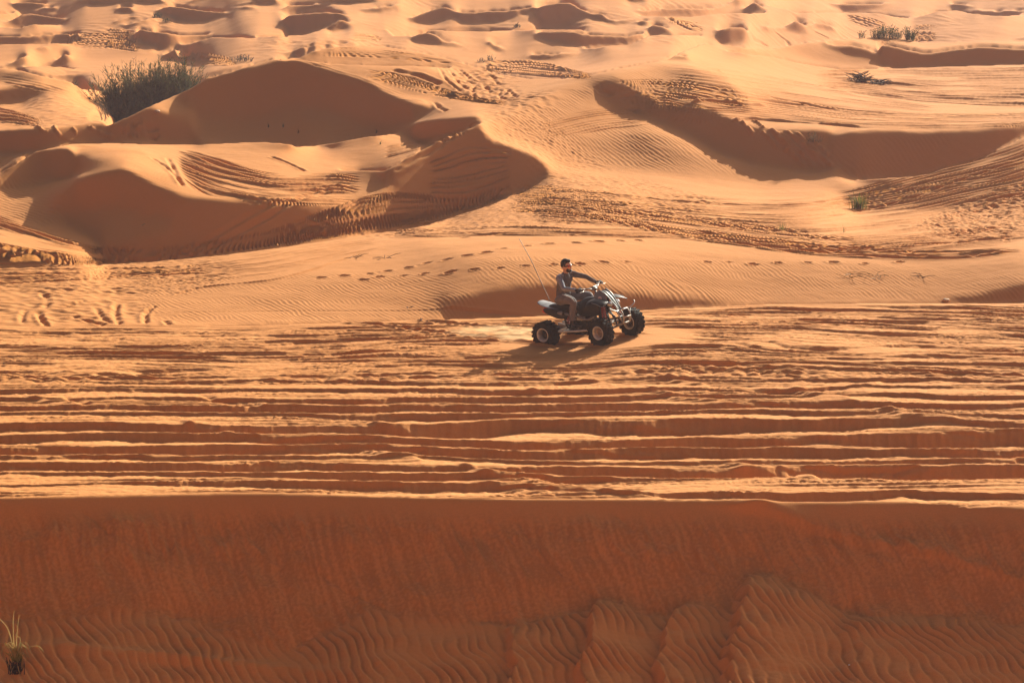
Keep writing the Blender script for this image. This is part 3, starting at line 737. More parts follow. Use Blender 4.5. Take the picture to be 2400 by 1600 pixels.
# ------------------------------------------------------------ broken, trodden ground
ROUGH = [
 ([(900, 500), (1150, 455), (1290, 400), (1500, 420), (1700, 470), (1600, 520), (1100, 540), (850, 560)], .026, .30, .16),
 ([(-300, 622), (200, 625), (520, 600), (560, 640), (430, 690), (-300, 680)], .022, .35, .16),
 ([(1090, 290), (1300, 280), (1350, 340), (1450, 400), (1290, 400), (1180, 340)], .020, .25, .25),
 ([(2150, 520), (2420, 420), (2420, 540), (2200, 560)], .05, .35, .25),
 ([(-300, 690), (330, 660), (360, 755), (-300, 765)], .030, .55, .35),
 ([(1040, 160), (1180, 165), (1210, 235), (1080, 230)], .07, .45, .6),
 ([(1150, 230), (1300, 210), (1280, 280), (1130, 290)], .035, .4, .4),
 ([(560, 85), (720, 95), (800, 80), (760, 100), (640, 115)], .06, .8, .8),
 ([(0, 240), (260, 210), (260, 290), (0, 300)], .03, .6, .5),
]
for n, (pts, h, sx, sy) in enumerate(ROUGH):
    ys_ = [sight(min(max(px, -400), 2800), py)[1] for px, py in pts]
    RR = rows(min(ys_) - 2, max(ys_) + 3)
    Xs, Ys = X[RR], Yw[RR]; P, Q = PXv[RR], PYv[RR]
    k = blur(inpoly(P, Q, pts).astype(float), 8, 8)
    v = -np.abs(pn(Xs / sx + .5 * Ys, Ys / sy, 110 + n)) * 1.2 + .5 * pn(Xs / sx * 2.3, Ys / sy * 2.1, 120 + n)
    Zb[RR] += h * v * k
RR = rows(58, 300)
Zb[RR] += .012 * pn(X[RR] / 1.4, Yw[RR] / .9, 130) + .004 * pn(X[RR] / .3, Yw[RR] / .22, 131)
RR = rows(100, 300)
Xs, Ys = X[RR], Yw[RR]
Zb[RR] += sstep(110, 140, Ys) * (.03 * pn(Xs / 4, Ys / 3, 132) + .05 * np.abs(pn(Xs / .8 + Ys * .8, Ys / 1.6, 133)) * np.clip(pn(Xs / 9, Ys / 7, 135) * 3, 0, 1))

# ------------------------------------------------------------ footprints
STEP = [('L', p) for p in [(150,1533),(310,1520),(490,1504),(560,1527),(610,1485),(725,1518),(755,1462),(870,1504),(885,1430),
  (1025,1405),(1045,1492),(1160,1378),(1210,1475),(1297,1357),(1390,1465),(1410,1330),(1575,1311),(1725,1297),(1560,1452),
  (1755,1442),(1940,1437),(2100,1425),(2265,1423),(1910,1292),(2070,1284),(2215,1276),(2340,1272),(1140,1257),(1880,1240),(440,1548)]]
STEP += [('M', p) for p in [(170,1423),(320,1424),(487,1441),(657,1433),(863,1428),(1040,1425),(1260,1436),(1500,1423),(130,1270),
  (2010,1380),(2232,1274),(150,62),(262,100),(250,112)]]
fr_ = random.Random(5)
for F, p in STEP:
    fs, fd, fo = fr_.uniform(.65, 1.0), fr_.uniform(.4, 1.0), fr_.uniform(-.5, .5)
    (px, py), = fr(F, [p])
    x, y = sight(px, py)
    RR = rows(y - .6, y + .6); c = np.nonzero((UC > (x - .6) / y) & (UC < (x + .6) / y))[0]
    if len(c) == 0: continue
    cs = slice(c[0], c[-1] + 1)
    dx_, dy_ = X[RR, cs] - x, Yw[RR, cs] - y
    dy_ = dy_ + fo * dx_ * .5 + .02 * pn(dx_ / .08, dy_ / .08, int(px) % 97)
    q_ = np.sqrt((dx_ / (.115 * fs)) ** 2 + (dy_ / (.07 * fs)) ** 2)
    Zb[RR, cs] += -.070 * fd * fs * np.exp(-q_ ** 3) + .018 * fd * np.exp(-(q_ - 1.6) ** 2 / .3) * (dx_ * fo > -.02)
print('detail', round(time.time() - T00, 1))
def nn(nt, t, **kw):
    n = nt.nodes.new(t)
    for k, v in kw.items():
        if k in n.inputs: n.inputs[k].default_value = v
        else: setattr(n, k, v)
    return n
def sand_material():
    m = bpy.data.materials.new('sand'); m.use_nodes = True; nt = m.node_tree
    b = nt.nodes['Principled BSDF']
    b.inputs['Roughness'].default_value = 1.0
    b.inputs['Specular IOR Level'].default_value = 0.1
    tc = nn(nt, 'ShaderNodeTexCoord')
    n1 = nn(nt, 'ShaderNodeTexNoise', Scale=.16, Detail=4.0)
    nt.links.new(tc.outputs['Object'], n1.inputs['Vector'])
    r = nn(nt, 'ShaderNodeValToRGB')
    r.color_ramp.elements[0].position = .3; r.color_ramp.elements[0].color = (.61, .236, .066, 1)
    r.color_ramp.elements[1].position = .7; r.color_ramp.elements[1].color = (.66, .266, .080, 1)
    nt.links.new(n1.outputs[0], r.inputs[0])
    # vertex attribute paints shade into face, troughs and cuts; plus salt-and-pepper sand grains
    at = nn(nt, 'ShaderNodeAttribute', attribute_name='shade_tone')
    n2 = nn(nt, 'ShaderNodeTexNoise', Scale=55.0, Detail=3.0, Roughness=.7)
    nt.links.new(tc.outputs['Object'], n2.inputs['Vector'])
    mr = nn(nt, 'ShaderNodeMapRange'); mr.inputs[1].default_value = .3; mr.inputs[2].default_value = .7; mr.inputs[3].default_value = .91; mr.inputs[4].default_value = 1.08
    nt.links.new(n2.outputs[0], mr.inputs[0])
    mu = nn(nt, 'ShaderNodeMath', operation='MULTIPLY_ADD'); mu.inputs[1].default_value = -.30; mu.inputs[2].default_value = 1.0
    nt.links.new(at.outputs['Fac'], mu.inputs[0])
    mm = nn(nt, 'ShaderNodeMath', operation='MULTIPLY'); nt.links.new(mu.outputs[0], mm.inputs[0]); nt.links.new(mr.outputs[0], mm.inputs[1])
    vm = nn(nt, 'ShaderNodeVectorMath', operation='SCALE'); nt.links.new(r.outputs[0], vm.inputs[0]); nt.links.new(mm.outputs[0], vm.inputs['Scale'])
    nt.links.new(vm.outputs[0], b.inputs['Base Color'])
    bp = nn(nt, 'ShaderNodeBump', Strength=.35, Distance=.010); nt.links.new(n2.outputs[0], bp.inputs['Height'])
    nt.links.new(bp.outputs[0], b.inputs['Normal'])
    return m
# ------------------------------------------------------------ sand mesh
def smooth_mesh(me):
    me.polygons.foreach_set('use_smooth', np.ones(len(me.polygons), bool))
co = np.empty((NR * NC, 3), np.float32)
co[:, 0] = X.ravel(); co[:, 1] = Yw.ravel(); co[:, 2] = Zb.ravel()
idx = np.arange(NR * NC, dtype=np.int32).reshape(NR, NC)
q = np.stack([idx[:-1, :-1], idx[:-1, 1:], idx[1:, 1:], idx[1:, :-1]], -1).reshape(-1, 4)
me = bpy.data.meshes.new('sand_dunes')
me.vertices.add(len(co)); me.vertices.foreach_set('co', co.ravel())
me.loops.add(q.size); me.loops.foreach_set('vertex_index', q.ravel())
me.polygons.add(len(q)); me.polygons.foreach_set('loop_start', np.arange(0, q.size, 4, dtype=np.int32))
smooth_mesh(me)
ga = me.attributes.new('shade_tone', 'FLOAT', 'POINT'); ga.data.foreach_set('value', SHADE_TONE.astype(np.float32).ravel())
me.update()
dunes = bpy.data.objects.new('sand_dunes', me)
C.objects.link(dunes)
dunes['kind'] = 'structure'
dunes['label'] = 'orange desert sand dunes with wheel tracks and wind ripples'
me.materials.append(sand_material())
print('mesh', round(time.time() - T00, 1))
# ------------------------------------------------------------ materials
def mat(name, col, rough=.6, metal=0.0, var=.0, scale=20., spec=.5, trans=0.0, bump=0.0):
    m = bpy.data.materials.new(name); m.use_nodes = True; nt = m.node_tree
    b = nt.nodes['Principled BSDF']
    b.inputs['Roughness'].default_value = rough; b.inputs['Metallic'].default_value = metal
    b.inputs['Specular IOR Level'].default_value = spec
    tc = nn(nt, 'ShaderNodeTexCoord'); n = nn(nt, 'ShaderNodeTexNoise', Scale=scale, Detail=3.0)
    nt.links.new(tc.outputs['Object'], n.inputs['Vector'])
    r = nn(nt, 'ShaderNodeValToRGB')
    r.color_ramp.elements[0].position = .3; r.color_ramp.elements[1].position = .7
    r.color_ramp.elements[0].color = tuple(c * (1 - var) for c in col) + (1,)
    r.color_ramp.elements[1].color = tuple(min(1, c * (1 + var)) for c in col) + (1,)
    nt.links.new(n.outputs[0], r.inputs[0]); nt.links.new(r.outputs[0], b.inputs['Base Color'])
    if trans:
        tl = nn(nt, 'ShaderNodeBsdfTranslucent'); mx = nn(nt, 'ShaderNodeMixShader'); mx.inputs[0].default_value = trans
        nt.links.new(r.outputs[0], tl.inputs[0]); nt.links.new(b.outputs[0], mx.inputs[1]); nt.links.new(tl.outputs[0], mx.inputs[2])
        nt.links.new(mx.outputs[0], nt.nodes['Material Output'].inputs['Surface'])
    if bump:
        bp = nn(nt, 'ShaderNodeBump', Strength=bump, Distance=.01)
        nt.links.new(n.outputs[0], bp.inputs['Height']); nt.links.new(bp.outputs[0], b.inputs['Normal'])
    return m
M_TYRE = mat('tyre_rubber', (.012, .010, .009), .85, 0, .4, 30, .3)
M_RIM = mat('brushed_alloy', (.70, .66, .60), .45, .5, .15, 15)
M_HUB = mat('dull_hub_metal', (.34, .25, .18), .5, .4, .3, 30)
M_STEEL = mat('painted_steel', (.26, .24, .23), .45, .6, .2, 15)
M_DARK = mat('dark_engine_metal', (.035, .030, .028), .55, .4, .5, 25)
M_BLACK = mat('black_plastic', (.009, .009, .011), .38, 0, .3, 8, .3)
M_SILVER = mat('silver_grey_plastic', (.17, .18, .20), .42, .1, .12, 6, .5)
M_SEAT = mat('black_vinyl_seat', (.020, .019, .021), .6, 0, .3, 12)
M_RED = mat('red_lens', (.65, .03, .02), .25, 0, .1, 10)
M_SPRING = mat('red_spring_paint', (.45, .05, .04), .4, 0, .1, 10)
M_LAMP = mat('headlight_glass', (.55, .58, .60), .1, .3, .1, 10)
M_SKIN = mat('skin', (.58, .30, .19), .55, 0, .12, 14)
M_HAIR = mat('dark_hair', (.012, .008, .006), .7, 0, .4, 40)
M_SHIRT = mat('grey_shirt_cloth', (.125, .11, .112), .9, 0, .2, 14, .2, 0, .4)
M_SLEEVE = mat('paler_sleeve_cloth', (.26, .27, .32), .9, 0, .2, 14, .2)
M_TROUSER = mat('grey_trouser_cloth', (.19, .165, .165), .9, 0, .2, 12, .2, 0, .4)
M_GLOVE = mat('black_glove', (.02, .017, .018), .7, 0, .3, 20)
M_GOGGLE = mat('red_goggle_lens', (.42, .02, .02), .15, 0, .1, 10)
M_STRIPE = mat('white_piping', (.75, .72, .68), .6, 0, .05, 10)
M_WHIP = mat('antenna_rod', (.30, .20, .13), .5, 0, .1, 10)
M_YEL = mat('yellow_green_sticker', (.45, .55, .04), .4, 0, .05, 10)

def obj(name, me_, m, parent=None):
    o = bpy.data.objects.new(name, me_); C.objects.link(o)
    if m is not None: me_.materials.append(m)
    if parent is not None: o.parent = parent
    return o
def mk(name, bm, m, parent=None, smooth=True, bevel=0):
    bmesh.ops.recalc_face_normals(bm, faces=bm.faces)
    me_ = bpy.data.meshes.new(name); bm.to_mesh(me_); bm.free()
    if smooth: me_.polygons.foreach_set('use_smooth', np.ones(len(me_.polygons), bool))
    o = obj(name, me_, m, parent)
    if bevel:
        b = o.modifiers.new('bevel', 'BEVEL'); b.width = bevel; b.segments = 2; b.limit_method = 'ANGLE'
    return o
def mk_np(name, verts, faces, m, parent=None):
    me_ = bpy.data.meshes.new(name)
    v = np.asarray(verts, np.float32).reshape(-1, 3); f = np.asarray(faces, np.int32)
    me_.vertices.add(len(v)); me_.vertices.foreach_set('co', v.ravel())
    me_.loops.add(f.size); me_.loops.foreach_set('vertex_index', f.ravel())
    me_.polygons.add(len(f)); me_.polygons.foreach_set('loop_start', np.arange(0, f.size, f.shape[1], dtype=np.int32))
    me_.update()
    return obj(name, me_, m, parent)
def thing(name, label, cat, loc=(0, 0, 0), group=None):
    o = bpy.data.objects.new(name, None); C.objects.link(o)
    o.location = loc; o['label'] = label; o['category'] = cat; o.empty_display_size = .2
    if group: o['group'] = group
    return o
def tube(bm, pts, rad, n=8, cap=True):
    pts = [Vector(p) for p in pts]
    if not hasattr(rad, '__len__'): rad = [rad] * len(pts)
    up = Vector((0, 0, 1)); prev = None; first = None
    for i, p in enumerate(pts):
        d = (pts[min(i + 1, len(pts) - 1)] - pts[max(i - 1, 0)]).normalized()
        if i == 0:
            if abs(d.z) > .95: up = Vector((1, 0, 0))
            a = d.cross(up).normalized()
        else:
            a = (a - d * a.dot(d)).normalized()
        b = d.cross(a)
        ring = [bm.verts.new(p + (a * math.cos(t) + b * math.sin(t)) * rad[i]) for t in [2 * math.pi * k / n for k in range(n)]]
        if prev:
            for k in range(n): bm.faces.new([prev[k], prev[(k + 1) % n], ring[(k + 1) % n], ring[k]])
        else: first = ring
        prev = ring
    if cap:
        bm.faces.new(first[::-1]); bm.faces.new(prev)
def smoothpts(pts, k=4):
    """Catmull-Rom through the points"""
    P_ = [Vector(p) for p in pts]; out = []
    for i in range(len(P_) - 1):
        p0, p1, p2, p3 = P_[max(i - 1, 0)], P_[i], P_[i + 1], P_[min(i + 2, len(P_) - 1)]
        for j in range(k):
            t = j / k
            out.append(.5 * ((2 * p1) + (p2 - p0) * t + (2 * p0 - 5 * p1 + 4 * p2 - p3) * t * t + (3 * p1 - p0 - 3 * p2 + p3) * t ** 3))
    out.append(P_[-1]); return out
def lathe(bm, prof, n=36, axis='y', c=(0, 0, 0), closed=False):
    """prof: (radius, offset along axis)"""
    rings = []
    for r, h in prof:
        ring = []
        for k in range(n):
            t = 2 * math.pi * k / n
            q = (math.cos(t) * r, h, math.sin(t) * r) if axis == 'y' else (math.cos(t) * r, math.sin(t) * r, h)
            ring.append(bm.verts.new((q[0] + c[0], q[1] + c[1], q[2] + c[2])))
        rings.append(ring)
    m_ = len(rings)
    for i in range(m_ if closed else m_ - 1):
        a, b = rings[i], rings[(i + 1) % m_]
        for k in range(n): bm.faces.new([a[k], a[(k + 1) % n], b[(k + 1) % n], b[k]])
    return rings
def block(bm, c, s, rot=(0, 0, 0), taper=1.0):
    Rm = Euler(rot).to_matrix(); vs = []
    for z in (-1, 1):
        k = 1 if z < 0 else taper
        for x, y in ((-1, -1), (1, -1), (1, 1), (-1, 1)):
            vs.append(bm.verts.new(Rm @ Vector((x * s[0] / 2 * k, y * s[1] / 2 * k, z * s[2] / 2)) + Vector(c)))
    for f in ((3,2,1,0),(4,5,6,7),(0,1,5,4),(1,2,6,5),(2,3,7,6),(3,0,4,7)): bm.faces.new([vs[i] for i in f])
def loft(name, secs, m, parent, sub=2, thick=0, cap=True):
    """secs: list of sections, each a list of points with equal counts (closed rings when cap)"""
    bm = bmesh.new(); R_ = [[bm.verts.new(p) for p in s] for s in secs]; n = len(secs[0])
    for a, b in zip(R_[:-1], R_[1:]):
        for k in range(n if cap else n - 1): bm.faces.new([a[k], a[(k + 1) % n], b[(k + 1) % n], b[k]])
    if cap: bm.faces.new(R_[0][::-1]); bm.faces.new(R_[-1])
    o = mk(name, bm, m, parent)
    if thick:
        s = o.modifiers.new('thick', 'SOLIDIFY'); s.thickness = thick; s.offset = 0
    if sub:
        s = o.modifiers.new('sub', 'SUBSURF'); s.levels = sub; s.render_levels = sub
    return o
def ringsec(x, w, z0, z1, k=.7, y=0):
    """rounded body section across the bike at X=x"""
    zc = (z0 + z1) / 2
    return [(x, y + w, zc), (x, y + w * k, z1), (x, y - w * k, z1), (x, y - w, zc), (x, y - w * k, z0), (x, y + w * k, z0)]

# ------------------------------------------------------------ the quad bike
fwd = Vector((math.cos(HD), -math.sin(HD), .117)).normalized()
lft = Vector((math.sin(HD), math.cos(HD), .0737)); lft = (lft - fwd * lft.dot(fwd)).normalized()
upv = fwd.cross(lft)
HT = .50                                   # half track
z0q = gz(QX, QY)
org = Vector((QX, QY, z0q)) + lft * HT
print('quad ground', [round(gz(*(org + fwd * a + lft * b).xy) - (org + fwd * a + lft * b).z, 3) for a, b in ((0, -HT), (0, HT), (1.28, -HT), (1.28, HT))])
quad = thing('quad_bike', 'black and silver quad bike with red tail light, ridden across the sand strip', 'quad bike', org - upv * .018)
quad.matrix_world = Matrix.Translation(org - upv * .018) @ Matrix((fwd, lft, upv)).transposed().to_4x4()

def wheel(x, side, r, w, steer=0):
    c = Vector((x, side * HT, r))
    h = bmesh.new()
    o_ = side                          # outward
    rr = .125
    lathe(h, [(.001, .02 * o_), (.030, .025 * o_), (.038, .0), (.075, -.012 * o_), (rr - .012, .0), (rr - .008, .03 * o_)], 24)
    for k in range(4):
        t = math.pi / 4 + k * math.pi / 2
        block(h, (math.cos(t) * .055, .012 * o_, math.sin(t) * .055), (.014, .02, .014))
    W = mk('wheel', h, M_DARK if x < .5 else M_HUB, quad); W.location = c; W.rotation_euler = (0, 0, steer)
    b = bmesh.new()
    lathe(b, [(rr - .008, -.45 * w), (rr + .006, -.46 * w), (rr + .006, -.40 * w), (rr - .016, -.34 * w), (rr - .016, .30 * w), (rr + .002, .40 * w),
              (rr + .010, .44 * w), (rr + .010, .48 * w), (rr - .006, .47 * w), (rr - .026, .28 * w), (rr - .026, -.34 * w)], 32, closed=True)
    mk('rim', b, M_RIM, W)
    t_ = bmesh.new()
    lathe(t_, [(rr + .004, -.42 * w), (r * .72, -.50 * w), (r * .86, -.50 * w), (r * .93, -.44 * w), (r * .955, -.25 * w), (r * .96, 0),
               (r * .955, .25 * w), (r * .93, .44 * w), (r * .86, .50 * w), (r * .72, .50 * w), (rr + .004, .42 * w)], 40, closed=True)
    nl = 18
    for k in range(nl):
        for s_, off in ((-1, 0), (1, .5)):
            t = 2 * math.pi * (k + off) / nl
            for (yy, L_) in ((.14 * w, .20 * w), (.37 * w, .24 * w)):
                tt = t + (yy / w) * .22
                block(t_, (math.cos(tt) * r * .965, s_ * yy, math.sin(tt) * r * .965), (r * .075, L_, r * .15), (0, -tt, 0))
        t = 2 * math.pi * k / nl
        for s_ in (-1, 1):
            block(t_, (math.cos(t) * r * .90, s_ * .49 * w, math.sin(t) * r * .90), (r * .10, .03 * w * 2, r * .13), (0, -t, 0))
    mk('tyre', t_, M_TYRE, W, smooth=False)
    return W
wheel(0, -1, .250, .25); wheel(0, 1, .250, .25)
wheel(1.28, -1, .262, .19, -.10); wheel(1.28, 1, .262, .19, -.10)

b = bmesh.new()
for s in (-1, 1):
    tube(b, smoothpts([(-.22, s*.10, .62), (.10, s*.12, .66), (.55, s*.12, .62), (.92, s*.10, .80), (1.02, s*.08, .72), (1.20, s*.08, .42), (1.22, s*.09, .26), (1.0, s*.10, .24), (.5, s*.12, .24), (.25, s*.13, .30), (.20, s*.13, .48), (-.05, s*.12, .60)]), .017)
    tube(b, [(.62, s*.12, .25), (.70, s*.12, .60)], .015); tube(b, [(.28, s*.12, .28), (.45, s*.12, .62)], .015)
    tube(b, [(1.05, s*.08, .66), (1.36, s*.10, .48), (1.38, s*.10, .30), (1.20, s*.09, .25)], .014)
for x, z in ((.1, .65), (.55, .62), (1.2, .42), (1.1, .25), (.35, .24), (1.37, .45)): tube(b, [(x, -.11, z), (x, .11, z)], .014)
mk('frame', b, M_DARK, quad)
b = bmesh.new()
block(b, (.62, 0, .36), (.34, .22, .20)); block(b, (.70, 0, .52), (.16, .15, .18), (0, .25, 0)); block(b, (.72, 0, .63), (.18, .17, .06), (0, .25, 0))
for k in range(5): block(b, (.69 + .006 * k, 0, .46 + .028 * k), (.20, .19, .010), (0, .25, 0))
lathe(b, [(.001, .155), (.085, .155), (.095, .13), (.095, .10)], 20, c=(.54, 0, .36)); lathe(b, [(.001, -.165), (.075, -.165), (.085, -.14), (.085, -.10)], 20, c=(.66, 0, .36))
lathe(b, [(.001, -.15), (.05, -.15), (.055, -.10)], 16, c=(.50, 0, .40))
mk('engine', b, M_DARK, quad, smooth=False, bevel=.006)
b = bmesh.new()
tube(b, smoothpts([(.80, -.04, .50), (.88, -.13, .50), (.80, -.20, .45), (.62, -.21, .50), (.42, -.19, .54), (.20, -.17, .58)]), [.024] * 20 + [.026])
tube(b, smoothpts([(.22, -.17, .575), (.16, -.17, .585), (-.12, -.15, .62), (-.16, -.15, .625)]), [.028] + [.052] * 11 + [.03], 14)
mk('exhaust', b, M_STEEL, quad)
b = bmesh.new(); block(b, (.60, -.14, .49), (.20, .05, .13), (0, .1, 0), .8)
mk('engine_guard', b, M_RIM, quad, bevel=.015)
b = bmesh.new(); block(b, (1.02, 0, .52), (.05, .26, .24), (0, -.2, 0))
mk('radiator', b, M_DARK, quad, bevel=.006)

loft('seat', [ringsec(-.20, .05, .665, .70), ringsec(-.16, .13, .655, .745), ringsec(.0, .165, .63, .755), ringsec(.2, .15, .62, .74), ringsec(.42, .115, .63, .755), ringsec(.60, .09, .66, .80), ringsec(.66, .05, .70, .80)], M_SEAT, quad)
loft('fuel_tank', [ringsec(.58, .06, .68, .78), ringsec(.62, .12, .64, .83), ringsec(.74, .17, .60, .86), ringsec(.88, .17, .60, .86), ringsec(.98, .11, .66, .84)], M_BLACK, quad)
for s in (-1, 1):
    # side panel sweeping back from the nose
    loft('side_panel', [[(.58, s*.16, .72), (.56, s*.19, .62), (.58, s*.17, .52)], [(.70, s*.19, .80), (.70, s*.25, .66), (.72, s*.22, .50)],
         [(.88, s*.19, .83), (.92, s*.26, .68), (.95, s*.22, .50)], [(1.04, s*.15, .82), (1.10, s*.20, .68), (1.12, s*.17, .52)]], M_BLACK, quad, 2, .012, False)
    # front mudguard
    F_ = loft('front_mudguard', [[(.86, s*.15, .80), (.90, s*.26, .81), (.90, s*.35, .77), (.88, s*.37, .68)], [(.98, s*.14, .845), (1.02, s*.27, .85), (1.03, s*.38, .82), (1.02, s*.41, .75)],
         [(1.12, s*.12, .84), (1.17, s*.25, .845), (1.19, s*.39, .81), (1.18, s*.42, .76)], [(1.24, s*.10, .79), (1.31, s*.22, .775), (1.33, s*.35, .74), (1.31, s*.39, .71)]], M_BLACK, quad, 2, .010, False)
    bb = bmesh.new(); tube(bb, smoothpts([(1.10, s*.425, .80), (1.20, s*.425, .775), (1.31, s*.395, .715), (1.345, s*.34, .742), (1.32, s*.22, .78)]), .006, 6)
    mk('edge_trim', bb, M_SILVER, F_)
    hb = bmesh.new(); lathe(hb, [(.001, .03), (.03, .028), (.045, .015), (.05, 0), (.045, -.03), (.001, -.04)], 18, axis='z')
    bmesh.ops.transform(hb, matrix=Matrix.Translation((1.30, s*.115, .72)) @ Euler((0, R(75), 0)).to_matrix().to_4x4() @ Matrix.Diagonal((1, 1.35, 1, 1)), verts=hb.verts)
    mk('headlight', hb, M_LAMP, quad)
    # number plate like side of the nose, silver
    loft('nose_panel', [[(.96, s*.105, .955), (.97, s*.165, .88), (1.01, s*.185, .80)], [(1.08, s*.10, .985), (1.12, s*.17, .88), (1.15, s*.185, .76)], [(1.20, s*.085, .90), (1.25, s*.13, .81), (1.27, s*.135, .70)]], M_SILVER, quad, 2, .008, False)
    lb = bmesh.new(); lathe(lb, [(.001, .004), (.038, .004), (.044, 0), (.038, -.004), (.001, -.004)], 20, axis='z')
    bmesh.ops.transform(lb, matrix=Matrix.Translation((1.13, s*.192, .84)) @ Euler((R(-72 * s), 0, R(-8 * s))).to_matrix().to_4x4(), verts=lb.verts)
    mk('round_badge', lb, mat('badge_print', (.55, .42, .42), .5, 0, .35, 60), quad)
    # springs and arms
    for z_, yi in ((.30, .10), (.42, .09)):
        ab = bmesh.new()
        tube(ab, [(1.16, s*yi, z_), (1.27, s*.40, .25 + (z_ - .30) * .6)], .012, 6); tube(ab, [(1.34, s*yi, z_), (1.28, s*.40, .25 + (z_ - .30) * .6)], .012, 6)
        mk('suspension_arm', ab, M_STEEL, quad)
    sb = bmesh.new(); tube(sb, [(1.14, s*.13, .70), (1.27, s*.33, .32)], .020, 10)
    SH = mk('shock_absorber', sb, M_STEEL, quad)
    cb = bmesh.new(); a_, b_ = Vector((1.15, s*.145, .67)), Vector((1.25, s*.30, .38)); d_ = (b_ - a_).normalized(); e1 = d_.orthogonal().normalized(); e2 = d_.cross(e1)
    tube(cb, [a_ + (b_ - a_) * (i / 70) + (e1 * math.cos(i * .72) + e2 * math.sin(i * .72)) * .037 for i in range(71)], .008, 5)
    mk('spring', cb, M_SPRING, SH)
    tb = bmesh.new(); tube(tb, [(1.20, s*.05, .36), (1.24, s*.40, .30)], .009, 6); block(tb, (1.28, s*.415, .27), (.05, .03, .16)); lathe(tb, [(.001, .0), (.07, 0), (.07, s*.02), (.03, s*.05)], 18, c=(1.28, s*.405, .262))
    mk('steering_link', tb, M_DARK, quad)
    # foot rest bar and pegs
    nb = bmesh.new()
    tube(nb, smoothpts([(.24, s*.16, .30), (.26, s*.42, .29), (.34, s*.48, .285), (.70, s*.48, .29), (.98, s*.46, .30), (1.04, s*.38, .31), (1.06, s*.12, .31)]), .018, 8)
    NB = mk('foot_rest_bar', nb, M_RIM, quad)
    pb = bmesh.new(); block(pb, (.58, s*.31, .315), (.10, .20, .02)); tube(pb, [(.54, s*.12, .31), (.54, s*.46, .30)], .010, 6)
    for k in range(6): tube(pb, [(.30 + k * .05, s*.14, .285), (.30 + k * .05, s*.47, .285)], .003, 4)
    mk('foot_peg', pb, M_DARK, NB, smooth=False)
# beak between the lamps
loft('nose_cowl', [[(.96, .12, .86), (.95, 0, .90), (.96, -.12, .86)], [(1.06, .10, .97), (1.06, 0, 1.0), (1.06, -.10, .97)], [(1.20, .08, .89), (1.21, 0, .915), (1.20, -.08, .89)],
     [(1.32, .06, .72), (1.33, 0, .74), (1.32, -.06, .72)], [(1.42, .03, .58), (1.43, 0, .585), (1.42, -.03, .58)]], M_BLACK, quad, 2, .012, False)
for s in (-1, 1):
    b = bmesh.new(); tube(b, smoothpts([(1.07, s*.10, .98), (1.20, s*.085, .90), (1.32, s*.062, .74), (1.42, s*.034, .595)]), .011, 6)
    mk('nose_stripe', b, M_SILVER, quad)
b = bmesh.new()
for s in (-1, 1):
    tube(b, smoothpts([(1.36, s*.10, .32), (1.52, s*.11, .34), (1.56, s*.11, .48), (1.50, s*.10, .60), (1.36, s*.09, .58)]), .013)
    tube(b, smoothpts([(1.46, s*.08, .60), (1.50, s*.22, .60), (1.50, s*.36, .65), (1.47, s*.40, .69)]), .013)
    tube(b, [(1.52, s*.10, .36), (1.50, s*.22, .60)], .012)
for z, x in ((.34, 1.50), (.46, 1.56), (.60, 1.50)): tube(b, [(x, -.12, z), (x, .12, z)], .014)
mk('front_bumper', b, mat('dusty_bumper_tube', (.36, .32, .29), .5, .4, .2, 20), quad)
# rear
loft('rear_mudguard', [[(-.43, .10, .80), (-.43, .0, .81), (-.43, -.10, .80)], [(-.36, .17, .755), (-.36, 0, .775), (-.36, -.17, .755)], [(-.18, .20, .70), (-.18, 0, .715), (-.18, -.20, .70)], [(.04, .20, .67), (.04, .0, .68), (.04, -.20, .67)], [(.22, .16, .58), (.22, .0, .62), (.22, -.16, .58)]], M_SILVER, quad, 2, .014, False)
for s in (-1, 1):
    loft('tail_side_panel', [[(-.24, s*.20, .70), (-.22, s*.22, .62)], [(-.05, s*.22, .69), (-.05, s*.24, .54)], [(.16, s*.20, .66), (.20, s*.22, .44)], [(.34, s*.17, .64), (.36, s*.18, .50)]], M_BLACK, quad, 2, .012, False)
b = bmesh.new(); block(b, (-.24, -.01, .635), (.10, .27, .10), (0, .5, 0), .85)
mk('tail_light', b, M_RED, quad, bevel=.015)
b = bmesh.new(); tube(b, [(0, -.40, .25), (0, .40, .25)], .020, 10); lathe(b, [(.001, .02), (.10, .02), (.10, .03), (.001, .03)], 24, c=(0, .06, .25)); lathe(b, [(.001, -.10), (.085, -.10), (.085, -.092), (.001, -.092)], 24, c=(0, 0, .25))
mk('rear_axle', b, M_STEEL, quad)
b = bmesh.new(); block(b, (.22, .07, .31), (.48, .035, .06), (0, .18, 0)); block(b, (.22, -.07, .31), (.48, .035, .06), (0, .18, 0)); block(b, (.0, 0, .25), (.12, .2, .12)); tube(b, [(.08, .05, .32), (.5, .05, .42)], .012, 6); tube(b, [(-.05, .05, .20), (.5, .05, .30)], .012, 6)
mk('swing_arm', b, M_STEEL, quad, bevel=.008)
b = bmesh.new(); tube(b, [(.14, 0, .33), (.34, 0, .60)], .022, 10)
SH = mk('shock_absorber', b, M_STEEL, quad)
b = bmesh.new(); a_, b_ = Vector((.16, 0, .36)), Vector((.32, 0, .57)); d_ = (b_ - a_).normalized(); e1 = d_.orthogonal().normalized(); e2 = d_.cross(e1)
tube(b, [a_ + (b_ - a_) * (i / 60) + (e1 * math.cos(i * .72) + e2 * math.sin(i * .72)) * .042 for i in range(61)], .009, 5)
mk('spring', b, M_SPRING, SH)
